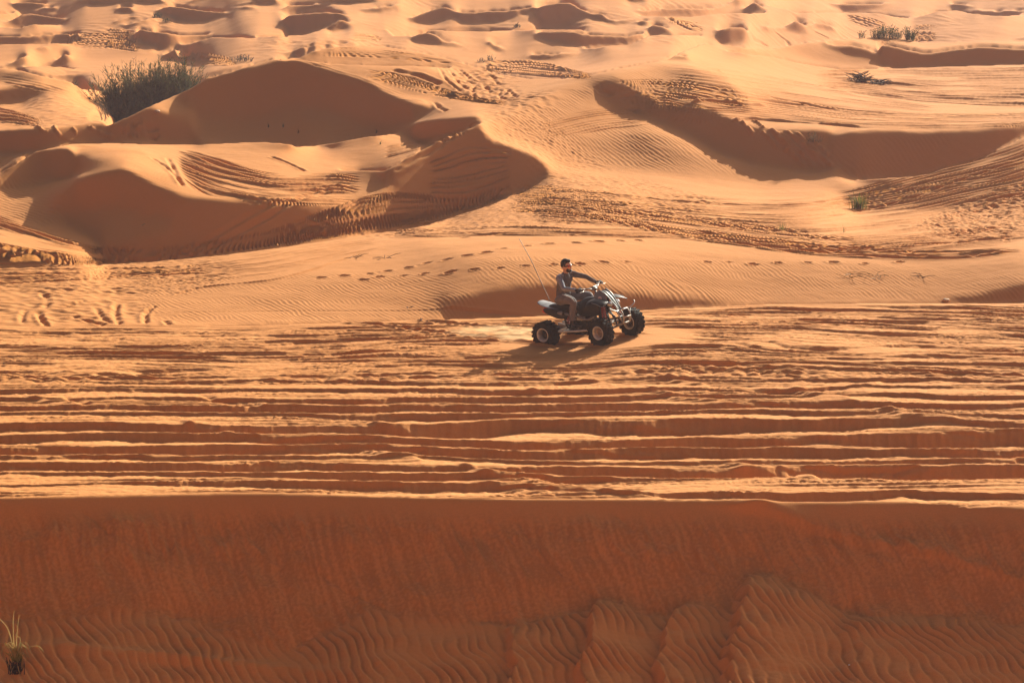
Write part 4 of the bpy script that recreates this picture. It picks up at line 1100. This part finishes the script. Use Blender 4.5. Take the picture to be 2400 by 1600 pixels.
# steering
GN, GF = Vector((.82, -.37, 1.02)), Vector((.75, .37, 1.035))
b = bmesh.new()
tube(b, smoothpts([GN + Vector((-.005, -.07, 0)), GN + Vector((.005, .05, 0)), (.89, -.17, 1.03), (.90, -.06, .99), (.885, .06, .995), (.86, .17, 1.035), GF + Vector((.005, -.05, 0)), GF + Vector((-.005, .07, 0))]), .012, 8)
tube(b, [(.895, 0, .99), (.96, 0, .84), (1.06, 0, .55)], .018, 8); tube(b, [(.885, -.12, 1.035), (.87, .12, 1.04)], .012, 8)
block(b, (.90, 0, 1.0), (.06, .10, .05))
HB = mk('handlebar', b, M_STEEL, quad)
for g in (GN, GF):
    s = 1 if g is GF else -1
    b = bmesh.new(); tube(b, [g + Vector((-.006, s*.08, 0)), g + Vector((.006, -s*.06, 0))], .019, 10)
    lathe(b, [(.001, s*.085), (.024, s*.085), (.024, s*.078), (.019, s*.075)], 12, c=tuple(g))
    mk('grip', b, M_BLACK, HB)
    b = bmesh.new(); tube(b, smoothpts([g + Vector((.03, -s*.07, .0)), g + Vector((.075, -s*.02, -.01)), g + Vector((.07, s*.09, -.015))]), .007, 6); block(b, g + Vector((.03, -s*.085, .01)), (.05, .04, .045))
    mk('brake_lever', b, M_RIM, HB, bevel=.003)
b = bmesh.new(); block(b, (.79, -.172, .72), (.05, .004, .03), (0, 0, .1)); mk('sticker', b, M_YEL, quad, smooth=False)
bpy.data.objects['sticker'].location = (0, -.055, -.03)
b = bmesh.new(); a_ = Vector((-.26, .10, .76)); tube(b, smoothpts([a_, a_ + Vector((-.16, .02, .35)), a_ + Vector((-.38, .06, .82)), a_ + Vector((-.62, .10, 1.22))]), [.009] * 5 + [.007] * 4 + [.005] * 4, 6)
mk('whip_antenna', b, M_WHIP, quad)

# ------------------------------------------------------------ rider
rider = thing('person', 'bearded person in grey long sleeves, red goggles and black gloves, riding the quad bike', 'person')
rider.matrix_world = quad.matrix_world @ Matrix.Translation((0, 0, .012))
def chains(chs, sub=1):
    """skinned chains -> evaluated mesh; chs: list of [(x,y,z,r),...]; chains sharing a start point join"""
    out = bmesh.new()
    for ch in chs:
        bm = bmesh.new()
        tubepts = smoothpts([p[:3] for p in ch], 4)
        rs = np.interp(np.linspace(0, len(ch) - 1, len(tubepts)), range(len(ch)), [p[3] for p in ch])
        tube(out, tubepts, list(rs), 14)
        for p, r in ((ch[0], ch[0][3]), (ch[-1], ch[-1][3])):
            bmesh.ops.create_uvsphere(out, u_segments=12, v_segments=8, radius=r, matrix=Matrix.Translation(p[:3]))
        bm.free()
    return out
def ell(bm, c, r, rot=(0, 0, 0)):
    bmesh.ops.create_uvsphere(bm, u_segments=24, v_segments=16, radius=1,
        matrix=Matrix.Translation(c) @ Euler(rot).to_matrix().to_4x4() @ Matrix.Diagonal((*r, 1)))
def fleshed(name, bm, m, parent, vox=.009, smoothit=4):
    o = mk(name, bm, m, parent)
    r = o.modifiers.new('union', 'REMESH'); r.mode = 'VOXEL'; r.voxel_size = vox; r.use_smooth_shade = True
    s = o.modifiers.new('soft', 'SMOOTH'); s.iterations = smoothit; s.factor = .5
    return o
PEL = (.14, 0, .82); HN = (.315, .0, 1.435)
def arm(s, r):
    sh, el, ha = ((.245, -.185, 1.235), (.44, -.335, 1.06), tuple(GN + Vector((-.055, .01, .005)))) if s < 0 else ((.265, .185, 1.255), (.50, .30, 1.17), tuple(GF + Vector((-.055, -.01, .01))))
    return [(sh[0] - .01, sh[1] * .5, sh[2] + .01, r * 1.25), (*sh, r * 1.28), (*[(a + b) / 2 for a, b in zip(sh, el)], r * 1.0), (*el, r * .86), (*[a * .6 + b * .4 for a, b in zip(el, ha)], r * .80), (*ha, r * .52)]
def leg(s, r):
    return [(.15, s*.09, .81, r * 1.25), (.30, s*.17, .835, r * 1.15), (.555, s*.265, .80, r * .80), (.545, s*.28, .68, r * .74), (.525, s*.295, .56, r * .70), (.52, s*.30, .40, r * .50)]
def fingers(g, s, rad):
    out = []
    base = g + Vector((-.035, 0, .022))
    for k in range(4):
        y = (-.034 + .023 * k) * s
        L_ = (1.0, 1.08, 1.03, .85)[k]
        a = base + Vector((0, y, .004))
        out.append([(*a, rad), (*(a + Vector((.034 * L_, 0, .010))), rad), (*(a + Vector((.060 * L_, 0, -.008))), rad * .95), (*(a + Vector((.056, 0, -.034 * L_))), rad * .9), (*(a + Vector((.032, 0, -.044 * L_))), rad * .8)])
    t = g + Vector((-.045, -.045 * s, .0))
    out.append([(*t, rad * 1.15), (*(t + Vector((.020, -.012 * s, -.022))), rad * 1.1), (*(t + Vector((.045, -.004 * s, -.032))), rad)])
    return out
def palm(bm, g, s, k=1.0):
    ell(bm, g + Vector((-.052, 0, .012)), (.040 * k, .043 * k, .019 * k), (0, -.3, 0))
# body: one continuous surface
torso = [[(*PEL, .13), (.155, 0, .95, .118), (.20, 0, 1.10, .125), (.245, 0, 1.20, .118), (.262, 0, 1.27, .062), (.285, 0, 1.34, .052), (.30, 0, 1.38, .055)]]
bm = chains(torso + [arm(-1, .044), arm(1, .044), leg(-1, .078), leg(1, .078),
     [(.52, -.30, .40, .036), (.53, -.30, .355, .036), (.62, -.315, .335, .030), (.68, -.32, .335, .024)], [(.52, .30, .40, .036), (.53, .30, .355, .036), (.62, .315, .335, .030), (.68, .32, .335, .024)]]
     + fingers(GN, -1, .0085) + fingers(GF, 1, .0085))
palm(bm, GN, -1); palm(bm, GF, 1)
ell(bm, (.235, 0, 1.18), (.105, .185, .10))
ell(bm, HN, (.098, .078, .112)); ell(bm, (.345, 0, 1.365), (.058, .055, .052))      # skull, jaw
ell(bm, (.412, 0, 1.415), (.018, .013, .026)); ell(bm, (.398, 0, 1.375), (.014, .024, .010))   # nose, lips
ell(bm, (.388, 0, 1.458), (.022, .055, .014))
for s in (-1, 1): ell(bm, (.305, s*.080, 1.425), (.022, .010, .032)); ell(bm, (.393, s*.032, 1.438), (.012, .014, .010))
body = fleshed('body', bm, M_SKIN, rider, .0075, 2)
bm = bmesh.new()
ell(bm, (.292, 0, 1.468), (.098, .084, .098)); ell(bm, (.345, 0, 1.525), (.062, .058, .034), (0, .3, 0)); ell(bm, (.375, .005, 1.535), (.032, .045, .024), (0, -.4, 0))
rs = random.Random(3)
for i in range(46): 
    a, e = rs.uniform(-1.9, 1.9) + math.pi * (rs.random() < .5), rs.uniform(.35, 1.5)
    ell(bm, (.300 + .088 * math.cos(a) * math.cos(e), .080 * math.sin(a) * math.cos(e), 1.478 + .088 * math.sin(e)), (.018, .016, .015))
fleshed('hair', bm, M_HAIR, rider, .007, 1)
bm = bmesh.new()
ell(bm, (.362, 0, 1.347), (.052, .052, .036)); ell(bm, (.352, -.046, 1.372), (.040, .014, .040)); ell(bm, (.352, .046, 1.372), (.040, .014, .040))
fleshed('beard', bm, M_HAIR, rider, .007, 1)
bm = bmesh.new(); ell(bm, (.392, 0, 1.437), (.026, .066, .027)); ell(bm, (.362, 0, 1.437), (.030, .076, .022))
fleshed('goggles', bm, M_GOGGLE, rider, .006, 1)
G_ = bmesh.new(); lathe(G_, [(.083, -.012), (.087, -.010), (.087, .010), (.083, .012)], 32, axis='z', c=(0, 0, 0), closed=True)
bmesh.ops.transform(G_, matrix=Matrix.Translation((.315, 0, 1.44)) @ Matrix.Diagonal((1.19, 1.0, 1, 1)), verts=G_.verts); mk('goggle_strap', G_, M_GLOVE, rider)
def cut_arm(s, r):
    a = arm(s, r); a[-1] = (*[a[-2][i] * .25 + a[-1][i] * .75 for i in range(3)], a[-1][3] * 1.25); return a
bm = chains([[(.145, 0, .86, .135), (.155, 0, .95, .130), (.20, 0, 1.10, .135), (.243, 0, 1.20, .125), (.258, 0, 1.262, .080)]])
ell(bm, (.232, 0, 1.18), (.118, .200, .115)); ell(bm, (.165, 0, .90), (.125, .155, .10))
for s in (-1, 1): ell(bm, (.25, s*.17, 1.235), (.065, .062, .062))
fleshed('shirt', bm, M_SHIRT, rider, .009, 5)
for s in (-1, 1): fleshed('sleeve', chains([cut_arm(s, .052)]), M_SLEEVE if s < 0 else M_SHIRT, rider, .008, 4)
bm = chains([leg(-1, .088), leg(1, .088), [(.13, 0, .80, .14), (.15, 0, .86, .135)]])
ell(bm, (.13, 0, .80), (.15, .19, .10))
trs = fleshed('trousers', bm, M_TROUSER, rider, .009, 5)
for s in (-1, 1):
    b = bmesh.new(); tube(b, smoothpts([(.28, s*.20, .925), (.42, s*.25, .905), (.56, s*.295, .870), (.620, s*.295, .80)]), [.008] * 13, 6); mk('piping', b, M_STRIPE, trs)
    bm = chains([[(.52, s*.30, .43, .054), (.525, s*.30, .37, .052), (.60, s*.312, .348, .042), (.70, s*.325, .345, .032)]]); fleshed('boot', bm, M_GLOVE, rider, .008, 3)
for g, s in ((GN, -1), (GF, 1)):
    bm = chains(fingers(g, s, .0115)); palm(bm, g, s, 1.18)
    e_ = arm(s, 1)[-2]; w = g + Vector((-.055, .01 * -s, .005)); d_ = (Vector(e_[:3]) - w).normalized()
    tube(bm, [w, w + d_ * .07], .030, 12)
    fleshed('glove', bm, M_GLOVE, rider, .006, 1)
# ------------------------------------------------------------ plants
M_BUSH = mat('grey_green_broom_leaves', (.085, .080, .034), .8, 0, .45, 3, .2, .35)
M_BUSH2 = mat('dusty_grey_leaves', (.10, .085, .065), .85, 0, .4, 3, .2, .3)
M_STEM = mat('dry_brown_stems', (.085, .055, .042), .85, 0, .4, 6, .2)
M_GRASS = mat('green_grass_blades', (.105, .115, .022), .65, 0, .45, 12, .3, .4)
M_STRAW = mat('straw_blades', (.34, .24, .09), .7, 0, .3, 10, .3, .35)
M_BURNT = mat('blackened_stubs', (.018, .012, .012), .9, 0, .4, 20)
class Strips:
    def __init__(s): s.v = []; s.f = []; s.n = 0
    def add(s, pts, w0, w1, side):
        pts = np.asarray(pts, float); n = len(pts); side = np.asarray(side, float)
        w = np.linspace(w0, w1, n)[:, None] * side[None] * .5
        b = s.n; s.n += 2 * n
        s.v.append(np.stack([pts - w, pts + w], 1).reshape(-1, 3))
        for i in range(n - 1): s.f.append((b + 2 * i, b + 2 * i + 1, b + 2 * i + 3, b + 2 * i + 2))
    def out(s, name, m, parent=None): return mk_np(name, np.concatenate(s.v), s.f, m, parent)
def place(px, py):
    x, y = sight(px, py); return x, y, gz(x, y)
def mpp(y): return y / FPX / .985                    # metres per photo px at distance y

def shrub(name, label, cat, stems, rng, m_leaf=None, leafw=.012, leaves=14, group=None, lean=(0, 0), stemw=.014, spread=.35):
    """stems: list of (base x,y,z, height)"""
    cx = sum(s[0] for s in stems) / len(stems); cy = sum(s[1] for s in stems) / len(stems); cz = min(s[2] for s in stems)
    t = thing(name, label, cat, (cx, cy, cz), group)
    A, B = Strips(), Strips()
    for bx, by, bz, h in stems:
        a = rng.uniform(0, 6.283); sp = rng.uniform(.1, spread) * h
        n = 6; tp = np.linspace(0, 1, n)
        pts = np.stack([bx - cx + (math.cos(a) * sp + lean[0] * h) * tp ** 1.5 + .04 * h * np.sin(tp * 5 + a), by - cy + (math.sin(a) * sp + lean[1] * h) * tp ** 1.5, bz - cz - .03 + h * tp], 1)
        si = np.array([math.cos(a * 3), math.sin(a * 3), 0])
        B.add(pts, stemw, stemw * .25, si); B.add(pts, stemw, stemw * .25, np.array([-si[1], si[0], 0]))
        for k in range(leaves):
            q = rng.uniform(.18, 1.0) ** .8; i = min(int(q * (n - 1)), n - 2); f = q * (n - 1) - i
            p = pts[i] * (1 - f) + pts[i + 1] * f
            b_ = rng.uniform(0, 6.283); L_ = rng.uniform(.10, .26) * min(h, 1.4) * (1.15 - .4 * q)
            dz = rng.uniform(.5, 1.1) * L_
            d = np.array([math.cos(b_) * L_ * .8, math.sin(b_) * L_ * .6, dz * rng.uniform(.2, 1)])
            s2 = rng.uniform(0, 6.283)
            A.add([p, p + d * .5 + np.array([0, 0, .0]), p + d], leafw, leafw * .25, (math.cos(s2), math.sin(s2), 0))
    if len(stems) > 9999:
        A.out('foliage', m_leaf or M_BUSH, t); B.out('woody_growth', M_STEM, t)
    else:
        off = sum(len(a) for a in A.v); A.v += B.v; A.f += [tuple(i + off for i in f) for f in B.f]
        A.out('foliage', m_leaf or M_BUSH, t)
    return t
rng = random.Random(11)
def along(pts, s):
    d = [0]
    for a, b in zip(pts[:-1], pts[1:]): d.append(d[-1] + math.hypot(b[0] - a[0], b[1] - a[1]))
    s *= d[-1]
    return np.interp(s, d, [p[0] for p in pts]), np.interp(s, d, [p[1] for p in pts])

# the big bush at the foot of the tall dune
base = [(262, 272), (285, 262), (320, 250), (360, 232), (400, 216), (446, 200)]
topx = [225, 262, 285, 310, 345, 380, 400, 425, 445, 470]; topy = [232, 185, 150, 135, 130, 142, 130, 128, 155, 195]
x0, y0, z0 = place(262, 273); BY = y0
t = thing('bush', 'large dark green bush leaning on the left foot of the tall dune', 'bush', (x0, y0, z0))
A, B = Strips(), Strips()
for c in range(38):                                  # fans of broom-like shoots
    s = (c + rng.random()) / 38
    px, py = along(base, s); py -= rng.random() * 8
    y = min(max(sight(px, py)[1], BY - .5), BY + 4) + rng.uniform(0, .8); x = (px - 1200) / ydir(py) * y; z = gz(x, y)
    qx, qy = to_px(x, y, z)
    top = np.interp(px, topx, topy) - 3 + abs(rng.gauss(0, 15))
    h = max(.35, (qy - top) * mpp(y)) * rng.uniform(.85, 1.05)
    for i in range(44):
        a = rng.uniform(0, 6.283); r = abs(rng.gauss(0, .33)) * h; n = 6; tp = np.linspace(0, 1, n); hh = h * rng.uniform(.45, 1.0) * (1 - .35 * (r / h) ** 2)
        pts = np.stack([x - x0 + math.cos(a) * r * tp ** .8, y - y0 + math.sin(a) * r * tp ** .8, z - z0 - .05 + hh * tp ** .9 + .03 * h * np.sin(7 * tp + a)], 1)
        B.add(pts, .020, .006, (math.cos(a * 5), math.sin(a * 5), 0))
        for k in range(52):
            q = rng.uniform(.12, 1.0); j = min(int(q * (n - 1)), n - 2); f = q * (n - 1) - j
            p0 = pts[j] * (1 - f) + pts[j + 1] * f; b_ = rng.uniform(0, 6.283); L_ = rng.uniform(.06, .22)
            d = np.array([math.cos(b_) * L_ * .7 + math.cos(a) * L_ * .3, math.sin(b_) * L_ * .7, L_ * rng.uniform(.2, 1.1)])
            s2 = rng.uniform(0, 6.283)
            A.add([p0, p0 + d * .55, p0 + d], .026, .006, (math.cos(s2), math.sin(s2), .3))
A.out('foliage', M_BUSH, t); B.out('woody_growth', M_STEM, t)
st = []
for i in range(26):
    px, py = rng.uniform(236, 262), rng.uniform(262, 276); x, y, z = place(px, py); st.append((x, y, z, rng.uniform(.35, .85)))
shrub('dead_shrub', 'sparse grey dead shrub at the left edge of the large bush', 'shrub', st, rng, M_BUSH2, .012, 14, None, (-.35, 0), .016, .4)

def clump(name, label, cat, x0_, x1_, yb, hpx, n, leaf=M_BUSH, leaves=16, lw=.02, group=None, sp=.75, yb2=None, lean=(0, 0)):
    st = []
    for i in range(n):
        s = rng.random(); px = x0_ + (x1_ - x0_) * s; py = yb + ((yb2 if yb2 is not None else yb) - yb) * s + rng.uniform(-2, 1)
        x, y, z = place(px, py)
        st.append((x, y, z, hpx * mpp(y) * rng.uniform(.45, 1.05) * (.55 + .45 * math.sin(math.pi * min(1, max(0, s))))))
    ys = sorted(p[1] for p in st); ym = ys[len(ys) // 2]
    st = [p if abs(p[1] - ym) < 6 else ((px_ := p[0] / p[1]) * ym, ym, gz(px_ * ym, ym), p[3] * ym / p[1]) for p in st]
    return shrub(name, label, cat, st, rng, leaf, lw, leaves, group, lean, lw * .45, sp)
GR = 'shrubs scattered over the far dunes'
clump('shrub', 'dark shrub with a pale sand cap among the far dunes at upper left', 'shrub', 356, 378, 43, 14, 40, M_BUSH, 20, .035, GR)
clump('shrub', 'small dark shrub just right of and below the sand capped one', 'shrub', 380, 402, 54, 12, 34, M_BUSH, 18, .035, GR)
clump('shrub', 'low wide grey shrub behind the left shoulder of the tall dune', 'shrub', 538, 592, 145, 17, 70, M_BUSH2, 18, .03, GR)
clump('shrub', 'thin grey tuft beside the golden dune, left and lower one of the pair', 'shrub', 1118, 1136, 147, 13, 22, M_BUSH2, 14, .025, GR)
clump('shrub', 'thin grey tuft beside the golden dune, right and taller one of the pair', 'shrub', 1142, 1158, 144, 18, 24, M_BUSH2, 14, .025, GR)
clump('shrub', 'lone small brown shrub on a pale far slope near the top centre', 'shrub', 1205, 1219, 65, 12, 26, M_BUSH2, 18, .04, GR)
clump('shrub', 'smallest shrub at the left end of the upper right crest row', 'shrub', 2012, 2026, 90, 22, 20, M_BUSH, 14, .025, GR)
clump('shrub', 'widest dark shrub in the middle of the upper right crest row', 'shrub', 2044, 2112, 90, 34, 140, M_BUSH, 16, .028, GR, yb2=92)
clump('shrub', 'dense upright dark shrub at the right end of the upper right crest row', 'shrub', 2121, 2142, 94, 36, 60, M_BUSH, 18, .028, GR, yb2=98)
clump('shrub', 'faint olive shrub on the streaky spur between the two shaded hollows at right', 'shrub', 1892, 1926, 334, 30, 34, mat('pale_olive_leaves', (.16, .10, .045), .8, 0, .3, 4, .2, .3), 10, .010, 'plants on the near dunes')

def grass(name, label, px, py, wpx, hpx, n, m=M_GRASS, m2=M_STRAW, frac2=.2, wb=.006, cat='grass tuft', group=None, spread=.6):
    x, y, z = place(px, py); k = mpp(y); t = thing(name, label, cat, (x, y, z), group)
    A, B = Strips(), Strips()
    for i in range(n):
        a = rng.uniform(0, 6.283); r = abs(rng.gauss(0, .28)) * wpx * k * .5; h = hpx * k * rng.uniform(.45, 1.05)
        bx, by = math.cos(a) * r, math.sin(a) * r * .7
        a2 = a + rng.uniform(-.6, .6); o_ = rng.uniform(.1, spread) * h
        tp = np.linspace(0, 1, 6)
        dz = gz(x + bx, y + by) - z - .01
        pts = np.stack([bx + math.cos(a2) * o_ * tp ** 1.8, by + math.sin(a2) * o_ * tp ** 1.8, dz + h * (tp - .25 * tp ** 3 * rng.random())], 1)
        (B if rng.random() < frac2 else A).add(pts, wb, wb * .15, (math.cos(a2 + 1.57), math.sin(a2 + 1.57), 0))
    if A.v: A.out('green_blades', m, t)
    if B.v: B.out('dry_blades', m2, t)
    return t
GP = 'plants on the near dunes'
grass('grass_tuft', 'bushy green grass tuft casting a shadow on the curved wheel tracks at right', 2014, 491, 64, 46, 230, wb=.018, group=GP, spread=.5)
grass('grass_tuft', 'small yellow green grass tuft on the pale sand left of the bushy one', 1832, 540, 38, 26, 70, m=M_GRASS, frac2=.35, wb=.013, group=GP, spread=.25)
grass('grass_tuft', 'single thin sprig standing right of the yellow green tuft', 1978, 545, 12, 24, 7, wb=.010, group=GP, spread=.4)
grass('grass_tuft', 'tiny sprig on the right flank beside the trodden path', 2304, 480, 16, 16, 9, wb=.010, group=GP, spread=.8)
grass('grass_tuft', 'small seedling on the spur left of the bowl, the left one with a long shadow', 891, 338, 10, 12, 12, wb=.014, group=GP)
grass('grass_tuft', 'small seedling on the spur left of the bowl, the right one with a long shadow', 944, 342, 11, 12, 14, wb=.014, group=GP)
for px, py, lb in ((629, 299, 'leftmost of the faint tufts on the shaded floor under the tall dune'), (664, 298, 'second of the faint tufts on the shaded floor under the tall dune'),
                   (700, 312, 'lowest of the faint tufts on the shaded floor under the tall dune'), (882, 312, 'faint tuft far right on the shaded floor under the tall dune')):
    grass('grass_tuft', lb, px, py, 13, 15, 10, m=M_BUSH2, wb=.012, group=GP, spread=.4)
# reed-like blades at the bottom left corner
x, y, z = place(36, 1572); k = mpp(y)
t = thing('grass_clump', 'grass clump with long arching straw blades and blackened base at the bottom left corner', 'grass clump', (x, y, z))
A, B, D_ = Strips(), Strips(), Strips()
def arch(S_, pts, w0, w1):
    q_ = smoothpts([((px - 36) * k, dy, (1572 - py) * k / .97) for px, py, dy in pts], 5)
    S_.add([tuple(p) for p in q_], w0, w1, (.8, 0, .6))
for pts in ([(34,1545,0),(28,1500,.02),(18,1470,.03),(0,1450,.05),(-12,1440,.06)], [(36,1545,0),(34,1490,0),(34,1450,.02),(37,1430,.03)], [(38,1545,0),(42,1490,0),(45,1462,.02),(48,1440,.03)],
            [(36,1548,0),(38,1520,-.04),(28,1513,-.05),(12,1518,-.06),(2,1528,-.06),(-8,1522,-.06)], [(36,1548,0),(38,1512,-.03),(28,1503,-.04),(18,1506,-.05),(12,1516,-.05)],
            [(42,1548,0),(60,1522,-.02),(80,1512,-.04),(96,1512,-.05),(107,1524,-.06)], [(42,1550,0),(52,1530,0),(60,1534,.01),(68,1542,.02)], [(36,1552,0),(22,1532,0),(14,1535,0),(8,1546,0)],
            [(38,1548,0),(50,1500,0),(44,1490,0),(38,1486,.02)], [(30,1552,0),(24,1538,-.02),(20,1560,-.03)], [(34,1560,-.02),(26,1575,-.06),(22,1592,-.08)], [(42,1558,0),(46,1570,-.05),(50,1580,-.06)]):
    arch(A, pts, .017, .006)
for i in range(22):
    sx = rng.choice((-1, 1)); ln = rng.uniform(12, 42) * sx; hh = rng.uniform(14, 46)
    arch(A, [(38 + rng.gauss(0, 4), 1552, 0), (38 + ln * .35, 1552 - hh, rng.uniform(-.05, .05)), (38 + ln * .8, 1552 - hh * .95, rng.uniform(-.08, .08)), (38 + ln, 1552 - hh * rng.uniform(.4, .8), rng.uniform(-.1, .1))], .009, .003)
for i in range(60):
    px = 42 + rng.gauss(0, 6); h = rng.uniform(18, 50); ln = rng.gauss(0, 18)
    arch(B, [(px, 1552, 0), (px + ln * .3, 1552 - h * .5, rng.uniform(-.03, .03)), (px + ln, 1552 - h, rng.uniform(-.06, .06))], .009, .002)
for i in range(70):
    px = 36 + rng.gauss(0, 9); h = rng.uniform(12, 34); ln = rng.gauss(0, 7)
    arch(D_, [(px, 1578, rng.uniform(-.08, .05)), (px + ln * .4, 1578 - h * .5, 0), (px + ln, 1574 - h, rng.uniform(-.04, .04))], .016, .006)
A.out('arching_blades', M_STRAW, t); B.out('green_blades', M_GRASS, t); D_.out('burnt_base', M_BURNT, t)

# ------------------------------------------------------------ dry sticks and debris
def sticks(name, label, cat, px, py, wpx, dpx, n, L_, r_, m, lift=.2, group=None, mound=0):
    x, y, z = place(px, py); k = mpp(y); bm = bmesh.new()
    depth = dpx * k / .2
    for i in range(n):
        a = rng.uniform(0, 6.283); ax, ay = rng.gauss(0, .28) * wpx * k, rng.gauss(0, .28) * depth
        hh = mound * math.exp(-(ax / (wpx * k * .3)) ** 2)
        p = Vector((ax, ay, gz(x + ax, y + ay) - z + hh * rng.random() - .01)); l = L_ * rng.uniform(.5, 1.2)
        d = Vector((math.cos(a), math.sin(a), rng.uniform(-.05, lift))) * l
        tube(bm, smoothpts([p, p + d * .5 + Vector((rng.gauss(0, .1), rng.gauss(0, .1), .08)) * l, p + d], 2), [r_, r_ * .9, r_ * .8, r_ * .6, r_ * .4], 4)
    o = mk(name, bm, m, None, smooth=False); o.location = (x, y, z); o['label'] = label; o['category'] = cat
    if group: o['group'] = group
    return o
sticks('brushwood', 'pile of dark dead twigs lying on the flat tracked sand at upper right', 'brushwood', 2018, 192, 36, 9, 90, .45, .016, M_STEM, .6, None, .30)
sticks('brushwood', 'lower spread of dead twigs trailing right from the dark twig pile', 'brushwood', 2062, 198, 44, 9, 60, .4, .013, M_STEM, .3, None, .14)
GC = 'dry creepers on the smooth slope right of the quad'
for px, py, w, lb in ((2040, 648, 60, 'pale dry creeper on the rippled slope below the yellow green tuft'), (2062, 652, 26, 'darker forked creeper right of the pale one on the rippled slope'),
                      (2160, 650, 34, 'thin creeper farthest right on the rippled slope'), (1990, 650, 40, 'faint creeper at the left end of those on the rippled slope'),
                      (830, 602, 26, 'thin dry twig left of the footprints, behind the quad'), (905, 605, 30, 'second thin dry twig behind the quad, above the footprints')):
    sticks('dry_creeper', lb, 'creeper', px, py, w, 7, 7, .30, .006, M_STRAW if 'pale' in lb or 'faint' in lb else M_STEM, .5, GC)
def pebble(px, py, r_, label, col):
    x, y, z = place(px, py); bm = bmesh.new(); bmesh.ops.create_icosphere(bm, subdivisions=3, radius=r_)
    for v in bm.verts: v.co *= 1 + .35 * float(pn(v.co.x / r_ + px, v.co.y / r_ + v.co.z / r_, 140)); v.co.z *= .6
    o = mk('stone', bm, mat('stone', col, .8, 0, .25, 30), None); o.location = (x, y, z + r_ * .25); o['label'] = label; o['category'] = 'stone'; o['group'] = 'small stones in the sand'
pebble(1990, 1574, .016, 'tiny white stone on the dark rippled sand at lower right', (.7, .66, .6))
pebble(2217, 705, .07, 'pale crumbly lump on the far edge of the tracked strip at right', (.62, .40, .22))
pebble(368, 262, .09, 'pale lump on the shaded slope just below the large bush', (.55, .33, .18))
sticks('twig', 'small pale twig on the shaded floor of the left hollow', 'twig', 334, 526, 8, 4, 3, .22, .010, M_STRAW, .4)
sticks('twig', 'dark twig at the foot of the rippled slope left of the quad', 'twig', 982, 752, 14, 3, 6, .20, .012, M_STEM, .3)
sticks('twig', 'dark dry weed on the rippled slope left of the quad', 'twig', 955, 722, 8, 3, 5, .12, .010, M_STEM, .5)
print('things', round(time.time() - T00, 1))
# ------------------------------------------------------------ dusty air
def box(bm, x0, x1, y0, y1, z0, z1):
    vs = [bm.verts.new(p) for p in ((x0,y0,z0),(x1,y0,z0),(x1,y1,z0),(x0,y1,z0),(x0,y0,z1),(x1,y0,z1),(x1,y1,z1),(x0,y1,z1))]
    for f in ((3,2,1,0),(4,5,6,7),(0,1,5,4),(1,2,6,5),(2,3,7,6),(3,0,4,7)): bm.faces.new([vs[i] for i in f])
bm = bmesh.new(); box(bm, -6200, 6200, -90, 4800, float(Zb.min()) - 1.0, max(float(Zb.max()), CAM_H) + 1.0)
hm = bpy.data.meshes.new('haze'); bm.to_mesh(hm); bm.free()
haze = bpy.data.objects.new('haze', hm); C.objects.link(haze)
haze['kind'] = 'stuff'; haze['label'] = 'thin warm dust haze over the far dunes'
m = bpy.data.materials.new('haze'); m.use_nodes = True; nt = m.node_tree; nt.nodes.clear()
o = nt.nodes.new('ShaderNodeOutputMaterial'); pv = nt.nodes.new('ShaderNodeVolumePrincipled')
pv.inputs['Color'].default_value = (.90, .76, .86, 1)
pv.inputs['Density'].default_value = .00032
pv.inputs['Anisotropy'].default_value = .35
nt.links.new(pv.outputs[0], o.inputs['Volume'])
hm.materials.append(m)
print('extent', Zb.min(), Zb.max())
# ------------------------------------------------------------ sand dust kicked up behind the rear wheels
bm = bmesh.new(); bmesh.ops.create_icosphere(bm, subdivisions=4, radius=1)
dm = bpy.data.meshes.new('dust_cloud'); bm.to_mesh(dm); bm.free()
dust = bpy.data.objects.new('dust_cloud', dm); C.objects.link(dust)
dc = org - fwd * 1.35 + upv * .10
dust.location = dc; dust.scale = (1.35, .8, .20); dust.rotation_euler = (0, 0, -HD * .5)
dust['kind'] = 'stuff'; dust['label'] = 'faint puff of sand dust drifting behind the rear wheels'
m = bpy.data.materials.new('dust'); m.use_nodes = True; nt = m.node_tree; nt.nodes.clear()
o = nt.nodes.new('ShaderNodeOutputMaterial'); pv = nt.nodes.new('ShaderNodeVolumePrincipled')
tc = nn(nt, 'ShaderNodeTexCoord'); ln = nn(nt, 'ShaderNodeVectorMath', operation='LENGTH'); nt.links.new(tc.outputs['Object'], ln.inputs[0])
mr = nn(nt, 'ShaderNodeMapRange'); mr.inputs[1].default_value = 1.0; mr.inputs[2].default_value = .1; mr.inputs[3].default_value = 0; mr.inputs[4].default_value = 1
nt.links.new(ln.outputs['Value'], mr.inputs[0])
nz = nn(nt, 'ShaderNodeTexNoise', Scale=2.6, Detail=4.0); nt.links.new(tc.outputs['Object'], nz.inputs['Vector'])
m2 = nn(nt, 'ShaderNodeMapRange'); m2.inputs[1].default_value = .42; m2.inputs[2].default_value = .7; m2.inputs[3].default_value = 0; m2.inputs[4].default_value = 6.0
nt.links.new(nz.outputs[0], m2.inputs[0])
mm = nn(nt, 'ShaderNodeMath', operation='MULTIPLY'); nt.links.new(mr.outputs[0], mm.inputs[0]); nt.links.new(m2.outputs[0], mm.inputs[1])
nt.links.new(mm.outputs[0], pv.inputs['Density'])
pv.inputs['Color'].default_value = (.95, .70, .42, 1); pv.inputs['Anisotropy'].default_value = .4
nt.links.new(pv.outputs[0], o.inputs['Volume']); dm.materials.append(m)
